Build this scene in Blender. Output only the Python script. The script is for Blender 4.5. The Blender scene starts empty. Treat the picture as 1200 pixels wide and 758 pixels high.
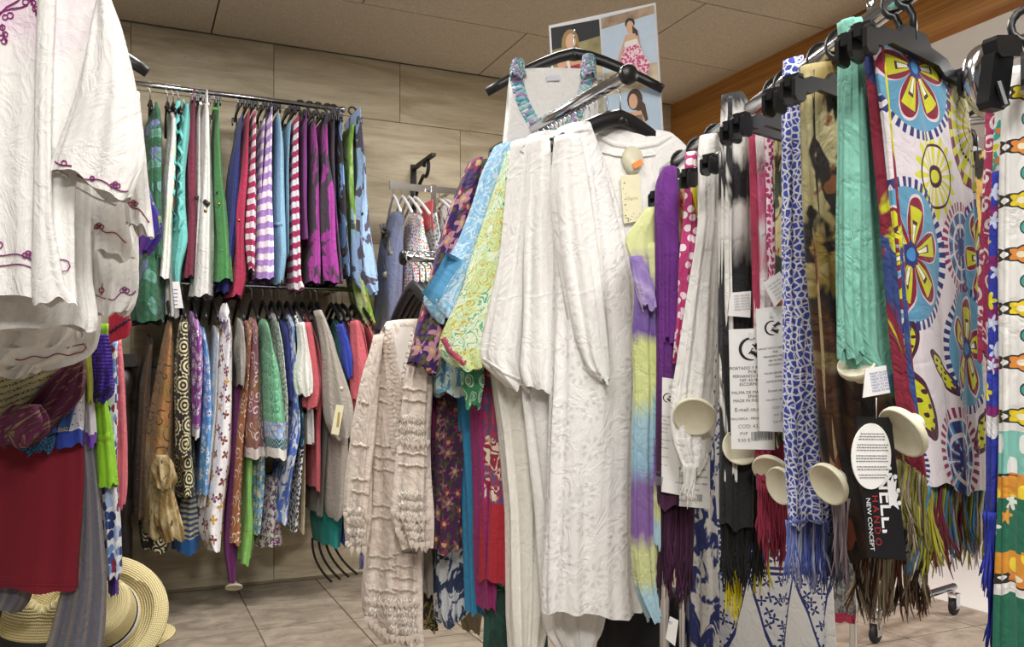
import bpy, bmesh, math, random
import numpy as np
from mathutils import Vector, Matrix
from mathutils.bvhtree import BVHTree

random.seed(7)
SC = bpy.context.scene
COL = SC.collection
PI = math.pi
# ------------------------------------------------------------------ camera, world, lights, exposure
FPX, HOR, CAMH = 1000.0, 437.0, 0.98          # focal length in px, horizon row, eye height
cam_d = bpy.data.cameras.new('camera')
cam_d.sensor_width = 36.0
cam_d.lens = 36.0 * FPX / 1200.0
cam_d.shift_y = (HOR - 379.0) / 1200.0
cam_d.clip_start = 0.05
cam = bpy.data.objects.new('camera', cam_d)
COL.objects.link(cam)
cam.location = (0, 0, CAMH)
cam.rotation_euler = (PI / 2, 0, 0)
SC.camera = cam

world = bpy.data.worlds.new('world')
SC.world = world
world.use_nodes = True
world.node_tree.nodes['Background'].inputs[0].default_value = (1.0, 0.98, 0.96, 1)
world.node_tree.nodes['Background'].inputs[1].default_value = 0.09

def area(name, loc, size, power, color=(1, 0.975, 0.935), rot=(0, 0, 0)):
    l = bpy.data.lights.new(name, 'AREA')
    l.shape = 'SQUARE'
    l.size = size
    l.energy = power
    l.color = color
    o = bpy.data.objects.new(name, l)
    COL.objects.link(o)
    o.location = loc
    o.rotation_euler = rot
    return o

LAMPS = [(-0.95, 2.55, 2.47, 0.5, 21), (0.25, 2.95, 2.47, 0.5, 21), (-0.35, 0.55, 2.47, 0.6, 15), (0.75, 0.35, 2.47, 0.6, 20), (0.2, -1.2, 2.47, 0.6, 54)]
for (lx, ly, lz, ls, lp) in LAMPS:
    area('ceiling_lamp_light', (lx, ly, lz), ls, lp, rot=(0, 0, math.radians(24.2)))
area('gallery_lamp_light', (3.3, 2.9, 2.24), 0.8, 55, (1, 0.98, 0.96))

SC.view_settings.view_transform = 'Standard'
SC.view_settings.look = 'None'
SC.view_settings.gamma = 1.0
SC.view_settings.use_curve_mapping = False
SC.view_settings.exposure = 0.62

# ------------------------------------------------------------------ frames of reference
TH = math.atan2(449.0, 1000.0)
N2 = Vector((-math.sin(TH), math.cos(TH), 0))      # into the back wall
T2 = Vector((math.cos(TH), math.sin(TH), 0))       # along the back wall, to the right
WALL_C, CEIL = 4.1, 2.52

def at(u, v, y):
    return Vector(((u - 600.0) / FPX * y, y, CAMH + (HOR - v) / FPX * y))
def nt(n, t, z):
    p = N2 * n + T2 * t
    return Vector((p.x, p.y, z))
def depth_on_n(c, u):                              # camera depth of pixel column u on the plane n = c
    return c / (N2.y + N2.x * (u - 600.0) / FPX)

# ------------------------------------------------------------------ object helpers
WORLD = {}
def put(name, me, mat=None, parent=None, kind=None, smooth=True):
    o = bpy.data.objects.new(name, me)
    COL.objects.link(o)
    if mat is not None and len(me.materials) == 0:
        me.materials.append(mat)
    if smooth:
        me.shade_smooth() if hasattr(me, 'shade_smooth') else me.polygons.foreach_set('use_smooth', [True] * len(me.polygons))
    if parent is None:
        co = np.empty(len(me.vertices) * 3)
        me.vertices.foreach_get('co', co)
        co = co.reshape(-1, 3)
        c = Vector(((co[:, 0].min() + co[:, 0].max()) / 2, (co[:, 1].min() + co[:, 1].max()) / 2, co[:, 2].min()))
        me.transform(Matrix.Translation(-c))
        o.location = c
        WORLD[o.name] = Matrix.Translation(c)
    else:
        o.parent = parent
        o.matrix_parent_inverse = WORLD[parent.name].inverted()
        WORLD[o.name] = Matrix.Identity(4)
    if kind:
        o['kind'] = kind
    return o
def tag(o, label, cat, group=None):
    o['label'] = label
    o['category'] = cat
    if group:
        o['group'] = group
    return o
def empty(name, loc, label=None, cat=None, group=None, rz=0.0):
    o = bpy.data.objects.new(name, None)
    COL.objects.link(o)
    o.empty_display_size = 0.05
    o.location = loc
    o.rotation_euler = (0, 0, rz)
    WORLD[o.name] = Matrix.Translation(Vector(loc)) @ Matrix.Rotation(rz, 4, 'Z')
    if label:
        tag(o, label, cat, group)
    return o
def local(name, me, mat, parent, smooth=True):     # a part whose mesh is in the parent's own space
    o = bpy.data.objects.new(name, me)
    COL.objects.link(o)
    if len(me.materials) == 0:
        me.materials.append(mat)
    if smooth:
        me.polygons.foreach_set('use_smooth', [True] * len(me.polygons))
    o.parent = parent
    WORLD[o.name] = WORLD[parent.name].copy()
    return o
def copy_tree(o, parent=None):
    c = o.copy()
    COL.objects.link(c)
    c.parent = parent
    for ch in list(o.children):
        copy_tree(ch, c)
    return c

def mesh_of(verts, faces, name='mesh'):
    me = bpy.data.meshes.new(name)
    me.from_pydata([tuple(v) for v in verts], [], faces)
    me.update()
    return me
class MB:                                          # collects shapes into one mesh
    def __init__(self):
        self.v, self.f = [], []
    def add(self, vs, fs):
        b = len(self.v)
        self.v += [tuple(p) for p in vs]
        self.f += [tuple(i + b for i in f) for f in fs]
        return self
    def box(self, c, s, ax=None):                  # centre, full size, optional axes
        ax = ax or (Vector((1, 0, 0)), Vector((0, 1, 0)), Vector((0, 0, 1)))
        c = Vector(c)
        vs = []
        for i in (-.5, .5):
            for j in (-.5, .5):
                for k in (-.5, .5):
                    vs.append(c + ax[0] * (s[0] * i) + ax[1] * (s[1] * j) + ax[2] * (s[2] * k))
        return self.add(vs, [(0, 1, 3, 2), (4, 6, 7, 5), (0, 4, 5, 1), (2, 3, 7, 6), (0, 2, 6, 4), (1, 5, 7, 3)])
    def bevel_box(self, c, s, ax=None, b=0.2):     # box with chamfered long edges
        ax = ax or (Vector((1, 0, 0)), Vector((0, 1, 0)), Vector((0, 0, 1)))
        c = Vector(c)
        pr = []
        e = min(s[0], s[2]) * b
        for sx, sz, dx, dz in ((1, 1, 0, -1), (1, 1, -1, 0), (-1, 1, 1, 0), (-1, 1, 0, -1), (-1, -1, 0, 1), (-1, -1, 1, 0), (1, -1, -1, 0), (1, -1, 0, 1)):
            pr.append((sx * s[0] / 2 + dx * e, sz * s[2] / 2 + dz * e))
        vs = [c + ax[0] * x + ax[2] * z + ax[1] * (s[1] * q) for q in (-.5, .5) for x, z in pr]
        fs = [tuple(range(8)), tuple(range(15, 7, -1))] + [(i, i + 8, (i + 1) % 8 + 8, (i + 1) % 8) for i in range(8)]
        return self.add(vs, fs)
    def tube(self, pts, r, n=8, cap=True, flat=1.0):
        pts = [Vector(p) for p in pts]
        rs = r if isinstance(r, (list, tuple)) else [r] * len(pts)
        vs, fs = [], []
        up = None
        for i, p in enumerate(pts):
            d = (pts[min(i + 1, len(pts) - 1)] - pts[max(i - 1, 0)])
            d = d.normalized() if d.length > 1e-9 else Vector((0, 0, 1))
            if up is None:
                up = Vector((0, 0, 1)) if abs(d.z) < .9 else Vector((1, 0, 0))
            a = d.cross(up)
            if a.length < 1e-6:
                a = d.cross(Vector((1, 0.3, 0)))
            a.normalize()
            b = a.cross(d).normalized()
            up = b
            for k in range(n):
                t = 2 * PI * k / n
                vs.append(p + a * (rs[i] * math.cos(t) * flat) + b * (rs[i] * math.sin(t)))
        for i in range(len(pts) - 1):
            for k in range(n):
                fs.append((i * n + k, i * n + (k + 1) % n, (i + 1) * n + (k + 1) % n, (i + 1) * n + k))
        if cap:
            fs.append(tuple(range(n - 1, -1, -1)))
            fs.append(tuple((len(pts) - 1) * n + k for k in range(n)))
        return self.add(vs, fs)
    def lathe(self, c, axis, prof, n=24):          # profile of (radius, distance along axis)
        c = Vector(c)
        axis = Vector(axis).normalized()
        a = axis.cross(Vector((0, 0, 1)) if abs(axis.z) < .9 else Vector((1, 0, 0))).normalized()
        b = axis.cross(a)
        vs, fs = [], []
        for r, h in prof:
            for k in range(n):
                t = 2 * PI * k / n
                vs.append(c + axis * h + a * (r * math.cos(t)) + b * (r * math.sin(t)))
        for i in range(len(prof) - 1):
            for k in range(n):
                fs.append((i * n + k, i * n + (k + 1) % n, (i + 1) * n + (k + 1) % n, (i + 1) * n + k))
        fs.append(tuple(range(n - 1, -1, -1)))
        fs.append(tuple((len(prof) - 1) * n + k for k in range(n)))
        return self.add(vs, fs)
    def mesh(self, name='mesh'):
        return mesh_of(self.v, self.f, name)

# ------------------------------------------------------------------ node materials
def lin(c):
    if isinstance(c, str):
        c = c.lstrip('#')
        c = [int(c[i:i + 2], 16) / 255 for i in (0, 2, 4)]
        c = [x / 12.92 if x <= .04045 else ((x + .055) / 1.055) ** 2.4 for x in c]
    return (c[0], c[1], c[2], 1.0)
class E:                                           # a scalar node expression
    def __init__(s, g, sock):
        s.g, s.s = g, sock
    def __add__(s, o): return s.g.m('ADD', s, o)
    __radd__ = __add__
    def __sub__(s, o): return s.g.m('SUBTRACT', s, o)
    def __rsub__(s, o): return s.g.m('SUBTRACT', o, s)
    def __mul__(s, o): return s.g.m('MULTIPLY', s, o)
    __rmul__ = __mul__
    def __truediv__(s, o): return s.g.m('DIVIDE', s, o)
    def __lt__(s, o): return s.g.m('LESS_THAN', s, o)
    def __gt__(s, o): return s.g.m('GREATER_THAN', s, o)
class G:
    def __init__(s, name):
        s.mat = bpy.data.materials.new(name)
        s.mat.use_nodes = True
        s.nt = s.mat.node_tree
        s.bsdf = s.nt.nodes['Principled BSDF']
        s.cache = {}
    def new(s, t): return s.nt.nodes.new(t)
    def link(s, a, b): s.nt.links.new(a, b)
    def feed(s, sock, val):
        if isinstance(val, E): s.link(val.s, sock)
        elif isinstance(val, (int, float)): sock.default_value = val
        elif isinstance(val, (str, tuple, list)): sock.default_value = lin(val)
        else: s.link(val, sock)
    def m(s, op, a, b=None, c=None):
        n = s.new('ShaderNodeMath')
        n.operation = op
        for i, x in enumerate((a, b, c)):
            if x is not None: s.feed(n.inputs[i], x)
        return E(s, n.outputs[0])
    def sin(s, a): return s.m('SINE', a)
    def cos(s, a): return s.m('COSINE', a)
    def abs(s, a): return s.m('ABSOLUTE', a)
    def frac(s, a): return s.m('FRACT', a)
    def uv(s, layer='UVMap'):
        if layer not in s.cache:
            n = s.new('ShaderNodeUVMap')
            n.uv_map = layer
            x = s.new('ShaderNodeSeparateXYZ')
            s.link(n.outputs[0], x.inputs[0])
            s.cache[layer] = (E(s, x.outputs[0]), E(s, x.outputs[1]))
        return s.cache[layer]
    def obj(s):
        n = s.new('ShaderNodeTexCoord')
        x = s.new('ShaderNodeSeparateXYZ')
        s.link(n.outputs['Object'], x.inputs[0])
        return [E(s, x.outputs[i]) for i in range(3)]
    def vec(s, x, y, z=0.0):
        n = s.new('ShaderNodeCombineXYZ')
        for i, q in enumerate((x, y, z)): s.feed(n.inputs[i], q)
        return n.outputs[0]
    def noise(s, x, y, scale, detail=2.0, rough=.5, dist=0.0, z=0.0):
        n = s.new('ShaderNodeTexNoise')
        s.link(s.vec(x, y, z), n.inputs['Vector'])
        n.inputs['Scale'].default_value = scale
        n.inputs['Detail'].default_value = detail
        n.inputs['Roughness'].default_value = rough
        n.inputs['Distortion'].default_value = dist
        return E(s, n.outputs[0])
    def vor(s, x, y, scale, feature='F1', rnd=1.0):
        n = s.new('ShaderNodeTexVoronoi')
        n.voronoi_dimensions = '2D'
        n.feature = feature
        s.link(s.vec(x, y), n.inputs['Vector'])
        n.inputs['Scale'].default_value = scale
        n.inputs['Randomness'].default_value = rnd
        return n
    def motif(s, x, y, scale, rnd=.7):             # polar coordinates round scattered centres, in cell units
        n = s.vor(x, y, scale, 'F1', rnd)
        p = s.new('ShaderNodeSeparateXYZ')
        s.link(n.outputs['Position'], p.inputs[0])
        dx, dy = x - E(s, p.outputs[0]), y - E(s, p.outputs[1])
        r = s.m('SQRT', dx * dx + dy * dy) * scale
        a = s.m('ARCTAN2', dy, dx)
        c = s.new('ShaderNodeSeparateColor')
        s.link(n.outputs['Color'], c.inputs[0])
        return r, a, E(s, c.outputs[0]), E(s, c.outputs[1])
    def mix(s, f, a, b):
        n = s.new('ShaderNodeMix')
        n.data_type = 'RGBA'
        s.feed(n.inputs[0], f)
        s.feed(n.inputs[6], a)
        s.feed(n.inputs[7], b)
        return n.outputs[2]
    def band(s, x, lo, hi): return (x > lo) * (x < hi)
    def step(s, x, lo, hi):
        n = s.new('ShaderNodeMapRange')
        s.feed(n.inputs[0], x)
        n.inputs[1].default_value, n.inputs[2].default_value = lo, hi
        return E(s, n.outputs[0])
    def bump(s, h, strength=.4, dist=.01):
        n = s.new('ShaderNodeBump')
        n.inputs['Strength'].default_value = strength
        n.inputs['Distance'].default_value = dist
        s.feed(n.inputs['Height'], h)
        s.link(n.outputs[0], s.bsdf.inputs['Normal'])

MATS = {}
def solid(name, col, rough=.5, metal=0.0):
    if name not in MATS:
        g = G(name)
        x, y, z = g.obj()
        nz = g.noise(x, y, 60, 3, z=z)
        c = lin(col)
        d = tuple(q * .86 for q in c[:3])
        g.link(g.mix(nz, d, c), g.bsdf.inputs['Base Color'])
        g.bsdf.inputs['Roughness'].default_value = rough
        g.bsdf.inputs['Metallic'].default_value = metal
        MATS[name] = g.mat
    return MATS[name]
def fabric(name, fn, rough=.85, wr=.5, relief=None, sheen=.08, alpha=None, wdist=.012):
    """cloth material: fn(g, u, v) gives the printed colour; wrinkles are relief only"""
    if name in MATS: return MATS[name]
    g = G('cloth_' + name)
    u, v = g.uv()
    c = fn(g, u, v) if callable(fn) else fn
    if isinstance(c, str):
        w = g.noise(u, v, 90, 3)
        q = lin(c)
        c = g.mix(w, tuple(x * .9 for x in q[:3]), tuple(min(1, x * 1.06) for x in q[:3]))
    g.feed(g.bsdf.inputs['Base Color'], c)
    g.bsdf.inputs['Roughness'].default_value = rough
    g.bsdf.inputs['Sheen Weight'].default_value = sheen
    h = g.noise(u * 2.6, v * 1.0, 8, 4, .6, .9)
    cr = g.noise(u * 1.2 + v * .7, v * .9 - u * .5, 11, 3, .55, 1.6)          # sharp creases where the field crosses its middle
    h = h + g.m('MINIMUM', g.abs(cr - .5) * 9.0, 1.0) * .22 + g.noise(u, v, 260, 1) * .05
    if relief: h = h + relief(g, u, v)
    g.bump(h, wr, wdist)
    if alpha:
        g.feed(g.bsdf.inputs['Alpha'], alpha(g, u, v))
    MATS[name] = g.mat
    return g.mat

# --- print patterns: each returns fn(g,u,v)
def stripes(a, b, per, duty=.5, vert=False, wob=.004):
    def f(g, u, v):
        x = (u if vert else v) + g.noise(u, v, 14, 1) * wob * 2
        return g.mix(g.frac(x * (1 / per)) < duty, a, b)
    return f
def flowers(base, petal, centre, sc=14, n=6, R=.45, leaf=None, petal2=None, rnd=.8):
    def f(g, u, v):
        nz = g.noise(u, v, sc * 2.2, 2) - .5
        r, a, c1, c2 = g.motif(u + nz * (.5 / sc), v, sc, rnd)
        r = r + nz * .12
        R_ = R * (.7 + .45 * c2) if rnd > .5 else R
        c = base
        if leaf:
            r2, a2, d1, d2 = g.motif(u + .37, v + .11, sc * 1.25, 1)
            c = g.mix(r2 < .34 * (g.abs(g.cos(a2 * 1.5 + d1 * 6)) + .1), c, leaf)
        pr = R_ * (.70 + .30 * g.cos(a * n + c1 * 6))
        pc = petal if not petal2 else g.mix(c2 > .5, petal, petal2)
        c = g.mix(r < pr, c, pc)
        return g.mix(r < R * .26, c, centre)
    return f
def rings(base, ink, sc=11, k=26, rnd=.4):
    def f(g, u, v):
        r, a, c1, c2 = g.motif(u, v, sc, rnd)
        edge = .47 + .04 * g.sin(a * 13)
        m = (g.sin(r * k + .8) > 0) * (r < edge)
        return g.mix(m, base, ink)
    return f
def paisley(base, ink, sc=18, rnd=.25, fill=None):
    def f(g, u, v):
        r, a, c1, c2 = g.motif(u, v * .8, sc, rnd)
        sh = .36 + .12 * g.sin(a - r * 3)
        c = base if not fill else g.mix(r < sh, base, fill)
        c = g.mix(g.band(r - sh, -.05, .02), c, ink)
        c = g.mix(g.band(r - sh * .6, -.03, .03), c, ink)
        return g.mix((g.sin(r * 60) * g.sin(a * 9) > .55) * (r < sh * .5), c, ink)
    return f
def swirls(base, ink, sc=13, rnd=.8, base2=None, thr=.62):
    def f(g, u, v):
        r, a, c1, c2 = g.motif(u, v, sc, rnd)
        b = base if not base2 else g.mix(g.step(g.noise(u, v, 5, 2), .4, .6), base, base2)
        sp = g.sin(a + r * 17 + c1 * 6)
        return g.mix((sp > thr) * g.band(r, .06, .46), b, ink)
    return f
def blotch(a, b, sc=12, lo=.48, hi=.52, c=None, lo2=.62, sy=.6, dist=1.0, det=3):
    def f(g, u, v):
        n = g.noise(u, v * sy, sc, det, .55, dist)
        m = g.mix(g.step(n, lo, hi), a, b)
        if c:
            k = g.noise(u + 3.1, v * sy, sc * 1.3, det, .55, dist)
            m = g.mix(g.step(k, lo2, lo2 + .03), m, c)
        return m
    return f
def multi(cols, sc=40, rnd=1.0, base=None, dot=None, sy=1.0):
    def f(g, u, v):
        r, a, c1, c2 = g.motif(u, v * sy, sc, rnd)
        c = cols[0]
        for i, q in enumerate(cols[1:]):
            c = g.mix(c1 > (i + 1) / len(cols), c, q)
        if base: c = g.mix(r < (dot or .35), base, c)
        return c
    return f
def mosaic(a, line, sc=55, w=.09):
    def f(g, u, v):
        n = g.vor(u, v, sc, 'DISTANCE_TO_EDGE', .9)
        r, an, c1, c2 = g.motif(u, v, 9, .9)
        rg = g.abs(g.sin(r * 30)) < .14
        m = (E(g, n.outputs['Distance']) < w)
        return g.mix(g.m('MAXIMUM', m, rg), a, line)
    return f
def contour(a, b, sc=12, k=30, thr=.2, c=None, c2=None):
    """flowing paisley-like contour lines"""
    def f(g, u, v):
        n = g.noise(u, v, sc, 2, .5, 1.4)
        m = g.noise(u + 2.3, v + 1.1, sc * .8, 2, .5, 1.0)
        base = a if not c else g.mix(g.step(m, .48, .53), a, c)
        ink = b if not c2 else g.mix(m > .5, b, c2)
        return g.mix(g.sin(n * k) > thr, base, ink)
    return f
def bands_t(stops, wob=.02):
    """dyed bands down the cloth (ST layer t from top 0 to hem 1)"""
    def f(g, u, v):
        s, t = g.uv('ST')
        x = t + (g.noise(u, v * .3, 60, 3) - .5) * wob * 2
        c = stops[0][1]
        for (p0, c0), (p1, c1) in zip(stops[:-1], stops[1:]):
            c = g.mix(g.step(x, p0, p1), c, c1)
        return c
    return f
def hem(fn, parts):
    """parts: (t0, t1, fn or colour) laid over fn by height"""
    def f(g, u, v):
        s, t = g.uv('ST')
        c = fn(g, u, v) if callable(fn) else fn
        for t0, t1, p in parts:
            q = p(g, u, v) if callable(p) else p
            c = g.mix(g.band(t, t0, t1), c, q)
        return c
    return f
def zigzag(a, b, per=.03, amp=.02):
    def f(g, u, v):
        tri = g.abs(g.frac(u * (1 / per)) - .5) * 2 * amp
        return g.mix(g.frac((v + tri) * 55) < .4, a, b)
    return f
# ------------------------------------------------------------------ cloth builder
def cloth_mesh(rows, y, D=(0, 0.03), tilt=0.0, folds=(7, .010), seed=0, nr=None, nphi=44, drop=0.0, hemw=.006, cap=True, flare=.35, near=0.0, flat=1.0):
    """hanging cloth: rows of (v,uL,uR) or (vL,uL,vR,uR) from top to hem give its outline, y the distance of its hanging line,
    D half its extent front to back (metres, horizontal vector), tilt how much further the right edge lies than the left"""
    rg = np.random.RandomState(seed + 11)
    R = np.array([(r[0], r[1], r[0], r[2]) if len(r) == 3 else r for r in rows], float)
    key = (R[:, 0] + R[:, 2]) / 2
    L = np.concatenate([[0], np.cumsum(np.maximum(1.0, np.hypot(np.diff(key), .3 * np.diff(R[:, 1]))))])
    L /= L[-1]
    if nr is None: nr = int(min(70, max(18, (key.max() - key.min()) / 7)))
    ts = np.linspace(0, 1, nr)
    Q = np.stack([np.interp(ts, L, R[:, i]) for i in range(4)], 1)
    for _ in range(2):
        Q[1:-1] = .25 * Q[:-2] + .5 * Q[1:-1] + .25 * Q[2:]
    ya = y if isinstance(y, (tuple, list)) else (y, y)
    yy = np.interp(ts, np.linspace(0, 1, len(ya)), ya)
    yl, yr = yy - tilt / 2, yy + tilt / 2
    PL = np.stack([(Q[:, 1] - 600) / FPX * yl, yl, CAMH + (HOR - Q[:, 0]) / FPX * (yl - near)], 1)
    PR = np.stack([(Q[:, 3] - 600) / FPX * yr, yr, CAMH + (HOR - Q[:, 2]) / FPX * (yr - near)], 1)
    Dv = np.array([D[0], D[1], 0.0])
    B = np.linalg.norm(Dv)
    phi = np.linspace(0, 2 * PI, nphi, endpoint=False) + PI / nphi
    c, s = np.cos(phi), np.sin(phi)
    if flat != 1.0:
        c = np.sign(c) * np.abs(c) ** flat
    C, H = (PL + PR) / 2, (PR - PL) / 2
    hw = np.linalg.norm(H[:, :2], axis=1)
    # keep the outline: the depth vector also shows sideways
    ray = C[:, :2] / np.linalg.norm(C[:, :2], axis=1)[:, None]
    lat = np.abs(Dv[0] * ray[:, 1] - Dv[1] * ray[:, 0])
    k = np.sqrt(np.maximum(.2, 1 - (lat / np.maximum(hw, 1e-4)) ** 2))
    P = C[:, None, :] + H[:, None, :] * (c[None, :, None] * k[:, None, None]) + Dv[None, None, :] * s[None, :, None]
    # folds: along the section's outward direction
    env = np.clip(flare + (1 - flare) * ts, 0, 1) * np.clip(ts * 8, 0, 1)
    kk, A = folds
    f = np.zeros((nr, nphi))
    for i, (m, w) in enumerate(((1.0, .55), (1.7, .3), (2.6, .2))):
        p0, p1, p2 = rg.rand(3) * 6.28
        m2 = max(2, int(round(kk * m)))
        f += w * np.sin(m2 * phi[None, :] + p0 + .9 * np.sin(3.1 * ts[:, None] + p1) + 1.3 * ts[:, None] * np.sin(p2))
    f += .35 * np.sin(9 * ts[:, None] + 3 * np.sin(phi[None, :] * 2 + rg.rand() * 6)) * np.sin(2 * phi[None, :] + rg.rand() * 6)
    nrm = c[None, :, None] * H[:, None, :] / np.maximum(hw[:, None, None], 1e-4) ** 1 * (B / np.maximum(hw[:, None, None] + B, 1e-4)) + s[None, :, None] * Dv[None, None, :] / max(B, 1e-4)
    nrm[:, :, 2] = 0
    ln = np.linalg.norm(nrm, axis=2, keepdims=True)
    nrm = nrm / np.maximum(ln, 1e-4)
    amp = np.minimum(A, .45 * np.minimum(hw, B * 1.5))[:, None] * env[:, None]
    P = P + nrm * (f * amp)[:, :, None]
    if drop:
        P[:, :, 2] -= drop * (s ** 2)[None, :] * ((1 - ts) ** 2)[:, None]
    P[:, :, 2] += (hemw * np.sin(3 * phi + rg.rand() * 6) + hemw * .6 * np.sin(7 * phi + rg.rand() * 6))[None, :] * (ts ** 4)[:, None]
    # uv: metres round the section from the middle of the near side, metres down
    seg = np.linalg.norm(np.diff(np.concatenate([P, P[:, :1]], 1), axis=1), axis=2)
    arc = np.concatenate([np.zeros((nr, 1)), np.cumsum(seg, 1)], 1)
    j0 = int(np.argmin(np.abs(phi - 1.5 * PI)))
    U = arc - arc[:, j0:j0 + 1]
    V = np.broadcast_to((C[:, 2])[:, None], U.shape)
    ce = np.concatenate([c, c[:1]])
    S = np.broadcast_to(((ce + 1) / 2)[None, :], U.shape)
    T = np.broadcast_to(ts[:, None], U.shape)
    verts = P.reshape(-1, 3)
    i, j = np.meshgrid(np.arange(nr - 1), np.arange(nphi), indexing='ij')
    j2 = (j + 1) % nphi
    quads = np.stack([i * nphi + j, (i + 1) * nphi + j, (i + 1) * nphi + j2, i * nphi + j2], -1).reshape(-1, 4)
    me = bpy.data.meshes.new('cloth')
    faces = quads.tolist()
    if cap: faces.append(list(range(nphi)))
    me.from_pydata(verts.tolist(), [], faces)
    uvq = np.stack([np.stack([U[a, b], V[a, b]], -1) for a, b in ((i, j), (i + 1, j), (i + 1, j + 1), (i, j + 1))], 2).reshape(-1, 2)
    stq = np.stack([np.stack([S[a, b], T[a, b]], -1) for a, b in ((i, j), (i + 1, j), (i + 1, j + 1), (i, j + 1))], 2).reshape(-1, 2)
    if cap:
        uvq = np.concatenate([uvq, np.stack([U[0, :nphi], V[0, :nphi]], -1)])
        stq = np.concatenate([stq, np.stack([S[0, :nphi], T[0, :nphi]], -1)])
    for nm, q in (('UVMap', uvq), ('ST', stq)):
        l = me.uv_layers.new(name=nm)
        l.data.foreach_set('uv', q.ravel())
    me.update()
    return me
SEED = [0]
def cloth(name, rows, y, mat, parent=None, label=None, cat=None, group=None, **kw):
    SEED[0] += 1
    kw.setdefault('seed', SEED[0])
    o = put(name, cloth_mesh(rows, y, **kw), mat, parent)
    if label: tag(o, label, cat, group)
    return o
def base_of(rows, y):
    r = rows[-1]
    y0 = y[-1] if isinstance(y, (tuple, list)) else y
    return at((r[1] + r[-1]) / 2, r[0], y0)

BVH = {}
def stick(o, u, v, off=.004):
    """the point of a thing's surface seen at a pixel, a little proud of it"""
    if o.name not in BVH:
        me = o.data
        W = WORLD[o.name]
        BVH[o.name] = BVHTree.FromPolygons([W @ x.co for x in me.vertices], [tuple(p.vertices) for p in me.polygons])
    org = Vector((0, 0, CAMH))
    d = (at(u, v, 1.0) - org).normalized()
    h = BVH[o.name].ray_cast(org, d)
    if h[0] is None:
        q = BVH[o.name].find_nearest(at(u, v, 1.7))
        y = q[0].y
        return at(u, v, y - off)
    return h[0] - d * off

# ------------------------------------------------------------------ small things on clothes
M_BLACK = solid('black_plastic', '#161618', .38)
M_CHROME = solid('chrome', '#d9dade', .16, 1.0)
M_WIRE = solid('hook_wire', '#b9bbc0', .3, 1.0)
M_CREAM = solid('cream_plastic', '#ddd7bd', .42)
M_CARD = solid('white_card', '#f0efec', .6)
M_INK = solid('black_ink', '#121212', .6)
M_INKB = solid('blue_ink', '#3a55a8', .6)
M_GREY = solid('grey_ink', '#77777a', .6)
M_TAGCREAM = solid('cream_card', '#ece6c2', .6)

def text_part(txt, parent, org, ex, ez, size, mat, name='lettering', align='LEFT', bold=0.0):
    """flat lettering: org is the left end of the base line, ex/ez unit vectors along and up the line"""
    cu = bpy.data.curves.new('text', 'FONT')
    cu.body = txt
    cu.size = size
    cu.align_x = align
    cu.offset = bold
    cu.resolution_u = 2
    tmp = bpy.data.objects.new('text', cu)
    COL.objects.link(tmp)
    dg = bpy.context.evaluated_depsgraph_get()
    me = bpy.data.meshes.new_from_object(tmp.evaluated_get(dg))
    bpy.data.objects.remove(tmp)
    ey = ez.cross(ex) * -1
    M = Matrix.Translation(org) @ Matrix((ex, ez, ex.cross(ez))).transposed().to_4x4()
    me.transform(M)
    me.materials.clear()
    return put(name, me, mat, parent, smooth=False)

def plate(name, px, y, mat, parent, th=.0008):
    """a thin card through four pixels (tl,tr,br,bl) at distance(s) y; returns object and its frame"""
    ys = y if isinstance(y, (list, tuple)) else [y] * 4
    P = [at(u, v, q) for (u, v), q in zip(px, ys)]
    n = (P[1] - P[0]).cross(P[3] - P[0]).normalized()
    if n.y > 0: n = -n
    mb = MB()
    vs = [p + n * th for p in P] + [p - n * th for p in P]
    mb.add(vs, [(3, 2, 1, 0), (4, 5, 6, 7), (0, 1, 5, 4), (1, 2, 6, 5), (2, 3, 7, 6), (3, 0, 4, 7)])
    o = put(name, mb.mesh(), mat, parent, smooth=False)
    ex = (P[1] - P[0])
    w = ex.length
    ex = ex.normalized()
    ez = (P[0] - P[3])
    hgt = ez.length
    ez = (ez - ex * ez.dot(ex)).normalized()
    return o, P[0] + n * (th + .0004), ex, ez, w, hgt, n

def security_disc(parent, c, axis, r, name='security_tag'):
    mb = MB()
    mb.lathe(c, axis, [(r * .22, -.026), (r * .34, -.023), (r * .48, -.014), (r * .72, -.010), (r * .92, -.006), (r * .985, -.003), (r, 0), (r * .985, .003), (r * .93, .0042), (r * .90, .003), (r * .45, .0034), (r * .40, .0026), (r * .1, .0026)], 28)
    return put(name, mb.mesh(), M_CREAM, parent)

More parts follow.
